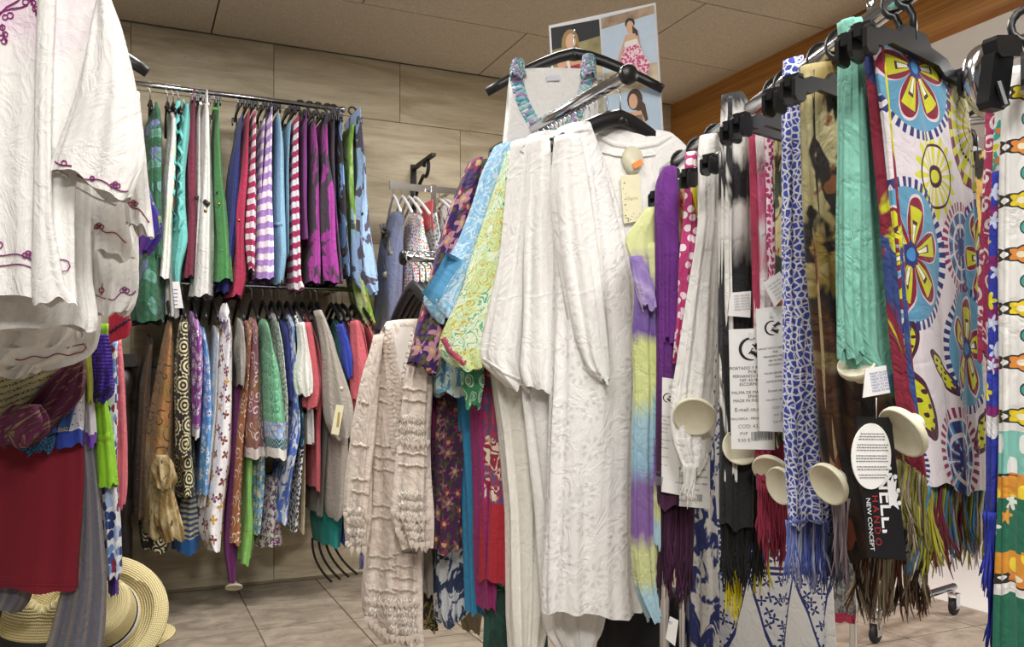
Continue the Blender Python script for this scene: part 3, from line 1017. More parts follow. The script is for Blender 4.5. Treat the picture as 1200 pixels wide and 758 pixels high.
LO('dress', [(366, 211, 219), (400, 205, 222), (450, 204, 223), (500, 204, 224), (560, 204, 228), (582, 207, 226)], m_rings, 'black dress with cream concentric rings on the lower rail', 'dress', parts=p_rings, f=.01)
LO('skirt', [(560, 212, 228), (600, 208, 231), (648, 203, 232)], F('striped_skirt_blue_hem', hem(stripes('#3d5a86', '#c9c4a8', .022), [(.8, 1.1, '#1f5d9c')])), 'fine striped skirt with bright blue hem band', 'skirt', f=-.01, half=.13, drop=0)
LO('blouse', [(361, 221, 229), (380, 221, 236), (440, 222, 237), (490, 222, 234), (513, 222, 232)], F('purple_daisy_hem', hem(flowers('#8d3c9e', '#eee2f4', '#7a2f8a', 26, 12, .46), [(.93, 1.1, '#e6e2e6')])), 'purple daisy print blouse with white cuff', 'blouse', f=.04)
LO('blouse', [(378, 231, 240), (420, 233, 246), (480, 232, 249), (520, 231, 248), (580, 228, 244)], m_bflower, 'sky blue daisy print blouse right of the purple daisies', 'blouse', f=.0)
LO('shirt', [(378, 247, 256), (480, 242, 253), (560, 232, 246), (594, 228, 241)], white_f, 'plain white shirt edge left of the butterfly print', 'shirt', f=.0)
def p_but(e, o, y0):
    cloth('collar', [(356, 260, 266), (366, 257, 269), (378, 258, 270)], y0 - .1, m_butter, e, D=N2 * .06, folds=(4, .004))
LO('dress', [(358, 259, 267), (380, 256, 271), (420, 250, 271), (480, 246, 271), (540, 240, 269), (600, 232, 261), (628, 231, 259), (646, 241, 256)], m_butter, 'white dress printed with small butterflies on the lower rail', 'dress', parts=p_but, f=.03)
LO('cardigan', [(369, 275, 283), (400, 272, 287), (430, 273, 287), (452, 274, 283)], m_greylt, 'small grey tied cardigan beside the butterfly dress', 'cardigan', f=.02)
LO('dress', [(372, 284, 292), (440, 278, 290), (520, 270, 284), (600, 265, 281), (638, 264, 280)], m_orswirl, 'orange-brown dress with pale swirls behind the mauve sleeve', 'dress', f=.0)
LO('tunic', [(369, 290, 299), (400, 287, 302), (440, 283, 304), (480, 279, 305), (520, 281, 307), (536, 281, 309)], F('mauve_swirl_hem', hem(swirls('#8f5668', '#e8cfd0', 17, .8, '#96694a', .5), [(.93, 1.1, '#e3dcd8')])), 'mauve tunic with pale swirls and white hem', 'tunic', f=.03)
LO('tunic', [(371, 305, 311), (390, 303, 317), (430, 302, 326), (490, 303, 333), (510, 304, 334), (537, 306, 334)], m_mint, 'mint green paisley tunic with flowered border and white hem', 'tunic', f=.10, folds=(5, .006))
LO('skirt', [(520, 282, 297), (580, 281, 294), (620, 278, 298), (660, 276, 291)], m_lime, 'bright lime green skirt hanging under the mint paisley tunic', 'skirt', f=.0, half=.14, drop=0)
LO('skirt', [(520, 292, 311), (590, 291, 308), (625, 291, 304)], m_blue_fl2, 'pale blue flowered skirt with yellow centres under the mint tunic', 'skirt', f=.02, half=.14, drop=0)
LO('blouse', [(363, 314, 322), (400, 317, 330), (470, 322, 334), (540, 318, 334)], m_whitepat, 'white multicoloured print blouse right of the mint tunic', 'blouse', f=.0)
LO('skirt', [(560, 306, 327), (600, 301, 328), (640, 297, 329)], m_plumfl, 'white skirt with plum flowers low on the lower rail', 'skirt', f=-.04, half=.14, drop=0)
LO('shirt', [(371, 325, 331), (400, 327, 335), (470, 330, 338)], m_royal, 'thin royal blue shirt edge beside the blue floral blouse', 'shirt', f=-.02)
LO('dress', [(365, 332, 340), (400, 332, 342), (440, 332, 343), (480, 332, 350), (503, 331, 352), (560, 318, 341), (612, 313, 336)], m_blufl, 'white dress with bold blue flowers on the lower rail', 'dress', f=.02)
LO('dress', [(376, 341, 346), (430, 338, 347), (500, 340, 352), (560, 334, 352), (622, 330, 347)], F('spots_teal', hem(multi(['#15171c', '#1d2430'], 60, .9, '#e4e2dc', .42), [(-.1, .6, blotch('#1f4d63', '#0f1d2c', 30, .45, .52, '#6fb0c4', .62))])), 'dark teal dress with black-spotted white hem', 'dress', f=.0)
LO('skirt', [(480, 346, 356), (560, 345, 355), (624, 344, 354)], m_creamor, 'cream skirt edge with orange blots beside black spots', 'skirt', f=-.02, half=.14, drop=0)
def p_wj(e, o, y0):
    cloth('sleeve', [(378, 347, 357), (410, 350, 361), (425, 346, 363), (450, 345, 366), (463, 349, 365)], y0 - .2, m_whitejk, e, D=N2 * .045, folds=(6, .012))
    cloth('trim', [(370, 344, 349), (400, 350, 353), (425, 349, 352)], y0 - .18, m_spots, e, D=N2 * .02, folds=(4, .004))
LO('jacket', [(361, 343, 349), (380, 346, 358), (420, 347, 362), (450, 346, 364), (520, 350, 364)], m_whitejk, 'white jacket with rolled sleeve and spotted trim', 'jacket', parts=p_wj, f=.01)
def p_co(e, o, y0):
    cloth('sleeve', [(378, 355, 365), (430, 360, 373), (446, 361, 376), (470, 354, 374), (478, 356, 371)], y0 - .19, m_coral, e, D=N2 * .04, folds=(6, .01))
LO('shirt', [(362, 352, 357), (400, 358, 371), (440, 360, 375), (500, 355, 372), (574, 357, 371)], m_coral, 'coral linen shirt between white jacket and grey linen', 'shirt', parts=p_co, f=.0)
LO('shirt', [(365, 361, 368), (400, 367, 378), (480, 368, 380), (603, 356, 376)], m_dgrey, 'dark grey shirt behind the light grey linen one', 'shirt', f=-.03)
def p_li(e, o, y0):
    s = cloth('sleeve', [(364, 367, 377), (390, 374, 388), (430, 378, 399), (470, 379, 411), (500, 382, 414), (513, 390, 411)], y0 - .21, m_linen, e, D=N2 * .06, folds=(6, .012))
    pl, og, ex, ez, w, h, n = plate('price_tag', [(394, 474), (403, 475), (397, 510), (388, 508)], y0 - .30, M_TAGCREAM, e)
    put('lettering', MB().box(og + ex * w * .5 - ez * h * .5, (w * .3, .0006, h * .5), (ex, n, ez)).mesh(), solid('gold_ink', '#b09a50', .5), pl, smooth=False)
    button(s, 400, 455, .008, M_CREAM, s)
LO('shirt', [(362, 366, 376), (390, 372, 388), (440, 373, 400), (500, 372, 406), (560, 372, 407), (600, 371, 406), (608, 374, 398)], m_linen, 'light grey linen shirt with rolled sleeve and cream tag', 'shirt', parts=p_li, f=.02)
def p_te(e, o, y0):
    rg = random.Random(3)
    for k in range(4):
        u = 366 + k * 7
        pts = [at(u + (k - 1) * 3 * t + 26 * t * t, 630 + 60 * t - 8 * t * t - k * 3, y0 - .06 * k * .3) for t in [i / 8 for i in range(9)]]
        put('strap', MB().tube(pts, .006, 6, flat=.4).mesh(), m_black, e)
LO('top', [(371, 386, 392), (400, 392, 401), (430, 394, 403), (560, 370, 402), (610, 362, 401), (640, 366, 398)], m_teal, 'teal top with black ties dangling below the grey linen', 'top', parts=p_te, f=-.06)
def p_ro(e, o, y0):
    cloth('sleeve', [(380, 393, 402), (400, 398, 409), (425, 401, 414), (442, 405, 413)], y0 - .2, m_royal, e, D=N2 * .04, folds=(5, .008))
LO('shirt', [(370, 391, 397), (395, 396, 408), (425, 400, 413), (520, 398, 411), (600, 396, 409), (640, 392, 402)], m_royal, 'royal blue shirt between grey linen and coral jackets', 'shirt', parts=p_ro, f=-.02)
LO('shirt', [(371, 398, 403), (400, 403, 411), (440, 406, 415), (520, 406, 416)], m_coral, 'slim coral shirt just right of royal blue sleeve', 'shirt', f=-.03)
def p_cc(e, o, y0):
    cloth('sleeve', [(376, 410, 420), (400, 410, 426), (440, 410, 432), (468, 411, 430)], y0 - .21, m_coral, e, D=N2 * .05, folds=(5, .01))
    cloth('sleeve_lower', [(464, 412, 428), (485, 414, 427), (492, 417, 424)], y0 - .2, m_coral, e, D=N2 * .035, folds=(5, .008))
LO('shirt', [(370, 410, 418), (400, 410, 426), (440, 411, 430), (520, 412, 426), (570, 412, 424)], m_coral, 'coral shirt with rolled cuff beside the cream lace dress', 'shirt', parts=p_cc, f=.0)
LO('shirt', [(374, 420, 426), (400, 424, 436), (440, 427, 440), (540, 424, 440)], F('salmon', '#dd707a'), 'salmon pink shirt at the right end of the lower rail', 'shirt', f=-.01)
def p_mv(e, o, y0):
    p = at(274, 688, y0 - .02)
    security_disc(e, p, Vector((.15, -.5, -.85)), .036)
LO('trousers', [(375, 280, 286), (500, 272, 282), (600, 264, 280), (640, 263, 278), (672, 267, 276), (686, 269, 275)], m_mauvept, 'thin purple trouser leg with a round cream security tag', 'trousers', f=.0, half=.05, drop=0, parts=p_mv)
rail_hangers([(196, 'orange-brown tunic'), (214, 'black ringed dress'), (226, 'purple daisy blouse'), (237, 'sky blue daisy blouse'), (250, 'plain white shirt'), (263, 'butterfly dress'), (279, 'grey tied cardigan'),
              (295, 'mauve swirl tunic'), (308, 'mint paisley tunic'), (318, 'multicoloured white blouse'), (327, 'thin royal blue shirt'), (336, 'blue flowered dress'), (346, 'white jacket'), (354, 'coral linen shirt'),
              (364, 'dark grey shirt'), (371, 'light grey linen shirt'), (388, 'teal top'), (394, 'royal blue shirt'), (401, 'slim coral shirt'), (413, 'coral shirt with rolled cuff'), (422, 'salmon pink shirt')], ZL, 'wall_shirt', 'black hanger on the lower rail')
# ------------------------------------------------------------------ helpers for pieces lying on cloth
def band(o, pts, wpx, mat, parent, name, lift=.004, off=.001, ruff=0.0, n=None, seed=0):
    """a raised strip that lies on a thing's surface along a pixel path, wpx pixels wide"""
    pts = [Vector((p[0], p[1])) for p in pts]
    n = n or max(8, int(sum((b - a).length for a, b in zip(pts[:-1], pts[1:])) / 4))
    L = [0]
    for a, b in zip(pts[:-1], pts[1:]): L.append(L[-1] + (b - a).length)
    P = []
    for k in range(n + 1):
        s = L[-1] * k / n
        i = max(j for j in range(len(L)) if L[j] <= s + 1e-6)
        i = min(i, len(pts) - 2)
        t = (s - L[i]) / max(1e-6, L[i + 1] - L[i])
        P.append(pts[i].lerp(pts[i + 1], t))
    vs, fs = [], []
    rg = random.Random(seed)
    for k, p in enumerate(P):
        d = (P[min(k + 1, n)] - P[max(k - 1, 0)]).normalized()
        q = Vector((-d.y, d.x)) * (wpx / 2)
        if ruff: q *= 1 + ruff * math.sin(k * 2.1 + seed)
        for a, l in ((-1, off), (-.5, off + lift), (.5, off + lift), (1, off)):
            l2 = l + (ruff * .004 * math.sin(k * 1.7 + a) if ruff else 0)
            vs.append(stick(o, p.x + q.x * a, p.y + q.y * a, max(.0008, l2)))
    for k in range(n):
        for a in range(3):
            fs.append((k * 4 + a, k * 4 + a + 1, k * 4 + a + 5, k * 4 + a + 4))
    me = mesh_of(vs, fs)
    uvl = me.uv_layers.new(name='UVMap')
    for poly in me.polygons:
        for li in poly.loop_indices:
            vi = me.loops[li].vertex_index
            uvl.data[li].uv = ((vi % 4) * .006, (vi // 4) * .007)
    return put(name, me, mat, parent)
def thread(o, pts, r, mat, parent, name='embroidery', off=.002):
    return put(name, MB().tube([stick(o, u, v, off) for u, v in pts], r, 5).mesh(), mat, parent)

# ------------------------------------------------------------------ scroll bracket and short rail on the back wall
M_IRON = solid('wrought_iron', '#1b1b1d', .55)
wy = depth_on_n(WALL_C, 484)
wp = Vector(((484 - 600) / FPX * wy, wy, 0))
br = empty('scroll_bracket', (wp.x, wp.y, 1.78), 'black wrought iron scroll bracket holding the short chrome rail', 'bracket')
up = Vector((0, 0, 1))
put('wall_bar', MB().box(wp + up * 1.895 - N2 * .008, (.028, .012, .25), AX).mesh(), M_IRON, br, smooth=False)
put('arm', MB().box(wp + up * 2.0 - N2 * .16, (.022, .32, .014), AX).mesh(), M_IRON, br, smooth=False)
pts = []
for k in range(26):
    s = k / 25
    if s < .55:
        q = s / .55
        pts.append(wp + up * (1.80 + .14 * q) - N2 * (.02 + .16 * q * q))
    else:
        q = (s - .55) / .45
        a = -PI / 2 + q * 4.6
        r = .05 * (1 - .55 * q)
        pts.append(wp + up * (1.94 + .03 + r * math.sin(a)) - N2 * (.18 + .02 + r * math.cos(a)))
put('scroll', MB().tube(pts, .009, 7).mesh(), M_IRON, br)
y1, y2 = depth_on_n(3.80, 458), depth_on_n(3.80, 560)
a1, a2 = Vector(((458 - 600) / FPX * y1, y1, 1.84)), Vector(((560 - 600) / FPX * y2, y2, 1.84))
sr = empty('short_rail', (a1.x, a1.y, 1.82), 'short flat chrome rail under the iron scroll bracket', 'clothes rail')
put('rail_bar', MB().box((a1 + a2) / 2, ((a2 - a1).length, .012, .03), AX).mesh(), M_CHROME, sr, smooth=False)
put('end_cap', MB().box(a1, (.012, .02, .046), AX).mesh(), M_CHROME, sr, smooth=False)
p = wp + up * 1.84 + T2 * .1
put('support', MB().tube([p, p - N2 * .3], .008, 8).mesh(), M_CHROME, sr)
put('drop_bar', MB().box(Vector(((508 - 600) / FPX * 3.95, 3.95, 1.78)), (.022, .012, .14), AX).mesh(), M_CHROME, sr, smooth=False)
M_WPL = solid('white_plastic', '#e2e1e0', .45)
def white_hanger(u, n):
    y = depth_on_n(3.80, u)
    e = empty('white_hanger', (0, 0, 0))
    local('hook', MB().tube(hook_path(.010, .05), .002, 6).mesh(), M_WIRE, e)
    ps = [Vector((t * .2, 0, -.05 - .11 * abs(t) ** 1.2)) for t in [-1 + i / 6 for i in range(13)]]
    local('hanger_body', MB().tube(ps, .009, 7, flat=.6).mesh(), M_WPL, e)
    e.location = (((u - 600) / FPX * y), y, 1.845)
    e.rotation_euler = (0, 0, math.atan2(N2.y, N2.x) + n)
    tag(e, 'white plastic hanger on the short chrome rail by the scroll bracket', 'hanger', 'white hangers on the short rail')
for k, u in enumerate((461, 471, 479, 486, 515, 523)): white_hanger(u, -.12 + .05 * k)
def shortcloth(name, rows, mat, label, cat, f=0, half=.14, parts=None, **kw):
    y = depth_on_n(3.80, (rows[0][1] + rows[0][-1]) / 2) - f
    if parts:
        e = empty(name, base_of(rows, y), label, cat)
        o = cloth('body', rows, y, mat, e, D=N2 * half, **kw)
        parts(e, o, y)
        return o
    return cloth(name, rows, y, mat, None, label, cat, D=N2 * half, **kw)
m_slate = F('slate_blue', '#6f7490')
def p_slate(e, o, y):
    band(o, [(448, 262), (452, 282), (457, 298)], 8, F('slate_trim', blotch('#4c4a4c', '#b0a88f', 60, .45, .55)), e, 'neck_trim')
    mb = MB().lathe(stick(o, 452, 322, .004), Vector((.1, -1, 0)), [(.012, -.003), (.018, 0), (.012, .004)], 14)
    mb.tube([stick(o, 448, 300, .004), stick(o, 451, 315, .004)], .004, 6)
    put('pendant', mb.mesh(), solid('pendant_metal', '#8b8678', .4, .6), e)
shortcloth('top', [(248, 456, 470), (268, 446, 472), (310, 441, 472), (350, 439, 471), (388, 438, 468)], m_slate, 'slate blue top with beaded neck on the short chrome rail', 'top', parts=p_slate, drop=.05, folds=(6, .016))
shortcloth('top', [(250, 478, 491), (275, 471, 498), (300, 470, 505), (345, 468, 508), (390, 466, 506)], F('white_bright_dots', multi(['#d8344f', '#e9a13a', '#5aa85a', '#c05fa8', '#7fb0dd'], 70, .5, '#f1eeee', .36)), 'white top with bright coloured dots beside the slate blue one', 'top', drop=.05, f=.02)
shortcloth('top', [(238, 496, 503), (256, 494, 503), (272, 495, 505)], F('watermelon', '#e05a62'), 'small watermelon red top under the short chrome rail', 'top', f=-.02, half=.1)
shortcloth('top', [(255, 494, 506), (290, 498, 514), (345, 500, 520)], F('teal_floral_small', flowers('#e8e8e4', '#2f8aa0', '#20405c', 50, 5, .45)), 'white top with small teal flowers under the short chrome rail', 'top', f=-.02)
shortcloth('top', [(245, 508, 520), (290, 508, 530), (345, 510, 540)], F('bw_scribble', blotch('#e9e7e4', '#3d3a40', 40, .55, .58)), 'white top with dark scribbles at the right of the short rail', 'top', f=-.04)

# ------------------------------------------------------------------ four-way stand: arm towards the camera, arm to the left
AN = at(737, 87, 1.85)                      # near end of the long arm
AF_ = at(628, 148, 647.5 / 289)
POST = Vector((-.054, 2.5, 0))
st = empty('garment_stand', POST, 'chrome garment stand with a round capped arm above the white tunics', 'garment stand')
put('post', MB().tube([POST, POST + up * AN.z], .016, 12).mesh(), M_CHROME, st)
PA = Vector((POST.x, POST.y, AN.z))
put('arm', MB().tube([AN, PA], .0155, 16).mesh(), M_CHROME, st)
put('end_cap', MB().lathe(AN, (AN - PA), [(.019, -.012), (.0215, -.008), (.0215, .004), (.018, .009), (.004, .011)], 24).mesh(), M_BLACK, st)
L0 = at(472, 302, 2.385)
PB = Vector((POST.x, POST.y, L0.z))
put('side_arm', MB().tube([L0, PB], .009, 12).mesh(), M_CHROME, st)
put('side_arm_cap', MB().lathe(L0, (L0 - PB), [(.014, -.010), (.021, -.006), (.021, .002), (.016, .007), (.004, .009)], 20).mesh(), M_BLACK, st)
for sx, sy in ((1, 0), (-1, 0), (0, 1), (0, -1)):
    d = T2 * sx + N2 * sy
    put('foot', MB().tube([POST + up * .02, POST + d * .3 + up * .02], .014, 8).mesh(), M_CHROME, st)

def arm_pt(u):
    v = 87 + (737 - u) * 61 / 109
    return at(u, v, 647.5 / (437 - v))
tl = [0]
for u, lab in ((727, 'thick black hanger nearest the arm cap, inside the round-necked white tunic'), (712, 'second thick black hanger behind the arm cap')):
    hang('arm_mid', arm_pt(u) + Vector((0, 0, -.004)), T2, lab)
for u, held in ((698, 'eyelet tunic'), (684, 'smocked blouse'), (670, 'off-white long dress'), (660, 'green sleeved paisley tunic'), (650, 'light blue paisley tunic'), (640, 'deep purple floral blouse')):
    hang('arm_slim', arm_pt(u) + Vector((0, 0, -.004)), T2, 'black hanger on the capped arm holding the ' + held)
for u in (691, 677, 665, 655, 645, 634):
    hang('arm_slim', arm_pt(u) + Vector((0, 0, -.004)), T2, 'black hanger with thin wire hook packed along the capped arm', 'spare hangers along the capped arm')

def eyelet(g, u, v):
    r, a, c1, c2 = g.motif(u, v, 13, .75)
    pet = (g.abs(r - .26) < .075) * (g.cos(a * 8 + c1 * 6) > .15)
    return g.mix(pet, '#f1efed', '#dddbd8')
def eyelet_rel(g, u, v):
    r, a, c1, c2 = g.motif(u, v, 13, .75)
    ring = (g.abs(r - .26) < .11) * (g.cos(a * 8 + c1 * 6) > -.2)
    vine = g.abs(g.sin(u * 40 + g.sin(v * 33) * 2.2)) < .12
    return ring * 1.8 + vine * .9
m_eyelet = F('white_eyelet', eyelet, relief=eyelet_rel, wr=.5)
m_white2 = F('white_cotton', '#f1efec', wr=.4)
m_offw = F('off_white', '#ece9e0', wr=.4)
DA = -N2 * .045
def armcloth(name, rows, y, mat, label, cat, parts=None, D=DA, tilt=.03, folds=(9, .012), **kw):
    if parts:
        e = empty(name, base_of(rows, y), label, cat)
        o = cloth('body', rows, y, mat, e, D=D, tilt=tilt, folds=folds, nphi=64, **kw)
        parts(e, o, y)
        return o
    return cloth(name, rows, y, mat, None, label, cat, D=D, tilt=tilt, folds=folds, nphi=64, **kw)
def sleeve(e, rows, y, mat, D=-N2 * .03, name='sleeve', folds=(6, .010), **kw):
    return cloth(name, rows, y, mat, e, D=D, folds=folds, nphi=40, **kw)
# nearest: round-necked white tunic with security tag
def p_round(e, o, y):
    band(o, [(700, 158), (718, 168), (745, 172), (770, 168), (786, 158)], 7, m_white2, e, 'neck_band')
    band(o, [(706, 178), (722, 182), (745, 184), (768, 181)], 3, m_white2, e, 'neck_seam')
    c = stick(o, 741, 188, .006)
    ax = Vector((.12, -1, .1)).normalized()
    mb = MB()
    prof = [(.0, -.01), (.020, -.008), (.025, 0), (.023, .007), (.014, .013), (.0, .015)]
    mb.lathe(c, ax, prof, 22)
    me = mb.mesh()
    for vtx in me.vertices:                       # egg outline: narrower towards the bottom
        dz = vtx.co.z - c.z
        vtx.co.x = c.x + (vtx.co.x - c.x) * (1.0 - .25 * max(0, -dz / .025))
        vtx.co.z = c.z + dz * 1.3
    sg = put('security_tag', me, M_CREAM, e)
    stc = solid('orange_sticker', '#f08a1c', .5)
    q = c + ax * .0150 + Vector((.008, 0, -.013))
    ex = Vector((.86, .1, .5)).normalized()
    ez = ax.cross(ex).normalized() * -1
    if ez.z < 0: ez = -ez
    put('sticker', MB().box(q, (.023, .002, .013), (ex, ax, ez)).mesh(), stc, sg, smooth=False)
    y3 = stick(o, 740, 232, .012).y
    pl, og, ex, ez, w, h, n = plate('hang_tag', [(727, 206), (749, 204), (753, 258), (731, 262)], y3, M_TAGCREAM, e)
    text_part('Gigola', pl, og + ex * w * .22 - ez * h * .52, ex, ez, .0095, solid('tag_script_ink', '#b7b08a', .6))
    mb = MB()
    rg = random.Random(5)
    for k in range(16):
        t = k / 15
        px, pz = (.08 + .12 * rg.random(), .1 + .85 * t) if k % 2 else (.1 + .8 * t, .80 + .14 * rg.random())
        mb.lathe(og + ex * (w * px) - ez * (h * pz), n, [(rg.uniform(.0008, .002), -.0002), (.0009, .0003)], 8)
    put('printed_dots', mb.mesh(), solid('olive_dots', '#8f8a4a', .6), pl)
armcloth('tunic', [(152, 692, 158, 788), (166, 690, 174, 809), (185, 690, 190, 813), (300, 692, 300, 810), (450, 694, 450, 800), (650, 700, 650, 785), (700, 702, 700, 782)], 1.93, m_white2,
         'round-necked white tunic with egg-shaped security tag with orange sticker', 'tunic', p_round, tilt=.05, folds=(8, .008), D=-N2 * .035, flare=.2)
# eyelet tunic in front of it
def p_eye(e, o, y):
    s = sleeve(e, [(160, 649, 680), (220, 647, 690), (290, 653, 700), (340, 661, 706), (400, 672, 711), (432, 681, 713), (447, 698, 711)], 1.80, m_white2, folds=(7, .010))
    band(s, [(684, 430), (694, 436), (706, 444)], 8, m_white2, s, 'cuff')
    band(o, [(662, 157), (676, 152), (690, 150)], 6, m_eyelet, e, 'neck_band')
    put('neck_button', MB().lathe(stick(o, 646, 163, .006), (0, -1, .3), [(.003, -.002), (.004, 0), (.002, .003)], 10).mesh(), M_INK, e)
armcloth('tunic', [(149, 652, 691), (170, 648, 700), (200, 648, 710), (260, 648, 727), (330, 648, 744), (450, 646, 748), (600, 641, 744), (680, 637, 744), (716, 637, 747)], 1.85, m_eyelet,
         'long white tunic covered in eyelet flower embroidery', 'tunic', p_eye, folds=(10, .014), D=-N2 * .05)
def p_w4(e, o, y):
    sleeve(e, [(162, 620, 645), (220, 618, 652), (300, 614, 660), (400, 612, 668), (440, 611, 664), (457, 618, 655)], 1.88, m_white2, folds=(8, .011))
    band(o, [(612, 178), (626, 165), (644, 158)], 9, F('white_smocking', '#ecebe6', relief=lambda g, u, v: g.sin(u * 900) * .5 + g.sin(v * 900) * .5), e, 'smocked_yoke')
armcloth('blouse', [(158, 618, 655), (200, 612, 690), (300, 610, 700), (450, 610, 705), (600, 630, 710), (700, 636, 708), (738, 640, 703), (757, 654, 688)], 1.95, m_white2,
         'white smocked blouse with hem showing below the eyelet tunic', 'blouse', p_w4)
def p_w3(e, o, y):
    s = sleeve(e, [(166, 598, 630), (220, 594, 626), (300, 586, 621), (380, 571, 618), (424, 563, 615), (455, 594, 613)], 1.94, m_white2, D=-N2 * .035)
    band(s, [(566, 420), (590, 436), (612, 446)], 4, m_white2, s, 'cuff')
armcloth('dress', [(166, 600, 650), (300, 598, 670), (420, 573, 660), (500, 585, 658), (600, 595, 650), (700, 598, 640), (775, 601, 626)], 2.03, m_offw,
         'off-white long dress with wide sleeve, left of the eyelet tunic', 'dress', p_w3, folds=(8, .018))
# coloured blouses further along the arm
m_gpais = F('green_yellow_paisley', contour('#dfe8cb', '#5fae86', 20, 60, .72, '#c9dfa8', '#c9a92f'))
m_bluepais = F('blue_white_paisley', contour('#8dbfe2', '#c6deee', 20, 36, .25))
m_bluesolid = F('sky_blue', '#62a8d4')
m_purfl = F('purple_floral', flowers('#38205c', '#8f2f52', '#c9a878', 19, 5, .5, '#5a5230', '#b98596'))
m_plumfl2 = F('plum_floral_dark', flowers('#3f1c3f', '#84304a', '#b8985f', 24, 6, .5, '#45442e', '#875a62'))
m_magfl = F('magenta_scroll', swirls('#9a2c6c', '#4d2f6a', 22, .9, None, .35))
m_redpais = F('red_paisley', hem(contour('#d3c6b2', '#8f2038', 16, 40, -.1, '#b02a3c', '#5a4a78'), [(.82, 1.1, '#a3202f'), (-.1, .2, blotch('#a3202f', '#6b1a30', 25, .5, .55, '#c9b060', .62))]))
m_magenta = F('magenta_plain', '#8d1f62')
m_cerul = F('cerulean', '#2f86b4')
m_gcuff = F('green_white_border', paisley('#3f8f62', '#cfe3cf', 30, .3))
m_darkgreen = F('dark_green_print', blotch('#14322b', '#1c4a3e', 18, .45, .55))
def p_g1(e, o, y):
    s = sleeve(e, [(176, 592, 612), (210, 582, 606), (250, 571, 603), (300, 556, 598), (350, 538, 588), (390, 519, 579), (418, 513, 570), (432, 533, 566)], 1.99, m_gpais, D=-N2 * .045)
    band(s, [(519, 396), (528, 412), (545, 426)], 7, F('rose_border', blotch('#b04a62', '#e3d3b0', 60, .5, .55)), s, 'cuff')
    cloth('lining', [(418, 540, 566), (445, 541, 568), (476, 546, 561)], 2.04, m_gcuff, e, D=-N2 * .02, folds=(5, .006))
armcloth('tunic', [(172, 598, 625), (300, 575, 630), (440, 566, 612), (470, 564, 610), (560, 565, 604), (640, 563, 602), (679, 562, 600)], 2.09, m_redpais,
         'paisley tunic, green and yellow sleeve above with red hem below', 'tunic', p_g1, folds=(8, .012))
armcloth('skirt', [(640, 572, 604), (680, 574, 602), (713, 577, 600)], 2.13, m_gcuff, 'green and white bordered skirt hem under the red paisley hem', 'skirt', folds=(6, .006))
def p_b1(e, o, y):
    s = sleeve(e, [(171, 578, 602), (200, 565, 600), (240, 553, 592), (290, 535, 578), (330, 512, 560), (350, 496, 548), (376, 514, 532)], 2.06, m_bluepais, D=-N2 * .04)
    band(s, [(502, 350), (512, 338), (524, 318), (533, 300)], 22, m_bluesolid, s, 'cuff')
armcloth('tunic', [(172, 582, 612), (250, 560, 612), (320, 532, 590), (400, 514, 575), (452, 508, 570), (462, 512, 566)], 2.15, F('blue_paisley_border', hem(contour('#8dbfe2', '#c6deee', 20, 36, .25), [(.78, 1.1, blotch('#5a9cc0', '#cfe0d8', 40, .5, .54))])),
         'light blue paisley tunic with plain blue cuff on the capped arm', 'tunic', p_b1)
armcloth('dress', [(440, 551, 578), (560, 554, 580), (650, 558, 581), (711, 561, 579)], 2.11, m_magenta, 'plain magenta dress panel left of the red paisley hem', 'dress', folds=(6, .008))
armcloth('dress', [(440, 534, 556), (560, 541, 558), (650, 545, 562), (716, 547, 566)], 2.20, m_cerul, 'cerulean blue dress panel beside plain magenta one', 'dress', folds=(6, .008))
def p_p1(e, o, y):
    s = sleeve(e, [(188, 548, 566), (215, 537, 560), (260, 521, 548), (310, 508, 540), (360, 494, 532), (400, 483, 524), (424, 477, 440, 510)], 2.11, m_purfl, D=-N2 * .04)
    band(s, [(481, 424), (492, 430), (505, 436)], 6, m_plumfl2, s, 'cuff')
armcloth('blouse', [(190, 552, 590), (300, 530, 580), (400, 515, 566), (500, 511, 553), (580, 507, 548), (643, 504, 546)], 2.24, m_plumfl2, 'deep purple floral blouse with drooping sleeve', 'blouse', p_p1, folds=(8, .014))
armcloth('blouse', [(420, 500, 520), (520, 500, 518), (575, 500, 516)], 2.30, m_magfl, 'magenta scroll print blouse edge beside the lace dress', 'blouse', folds=(5, .008))
armcloth('skirt', [(600, 510, 548), (680, 511, 547), (722, 512, 545), (731, 514, 528)], 2.33, F('navy_white_ikat', blotch('#cfd2d6', '#2b3a5c', 22, .47, .51, sy=.7)), 'navy and white brushed print skirt at floor level', 'skirt', folds=(8, .016))
armcloth('trousers', [(620, 489, 506), (693, 490, 507)], 2.36, F('taupe_cloth', '#9a9086'), 'taupe trouser leg hanging right of the lace dress', 'trousers', folds=(5, .006), tilt=.0)
armcloth('trousers', [(620, 502, 514), (700, 505, 513)], 2.38, F('steel_blue', '#7d93a3'), 'steel blue trouser leg beside the taupe one', 'trousers', folds=(5, .006), tilt=.0)
armcloth('skirt', [(680, 486, 512), (735, 488, 512)], 2.42, F('leopard_small', blotch('#8d7b4a', '#2b271d', 60, .48, .52)), 'small leopard print skirt hem behind the lace dress', 'skirt', folds=(6, .008), tilt=.0)
armcloth('skirt', [(690, 536, 568), (718, 537, 566), (737, 542, 560)], 2.40, F('khaki_cloth', '#8f7d62'), 'khaki skirt hem between cerulean dress and navy print', 'skirt', folds=(6, .008), tilt=.0)
armcloth('trousers', [(690, 568, 640), (790, 568, 640)], 2.12, m_darkgreen, 'dark green printed trousers under the white dress', 'trousers', folds=(6, .010))
armcloth('trousers', [(690, 700, 800), (742, 700, 812), (800, 705, 815)], 2.02, m_black, 'black trousers below the tie-dye scarf', 'trousers', folds=(8, .012))

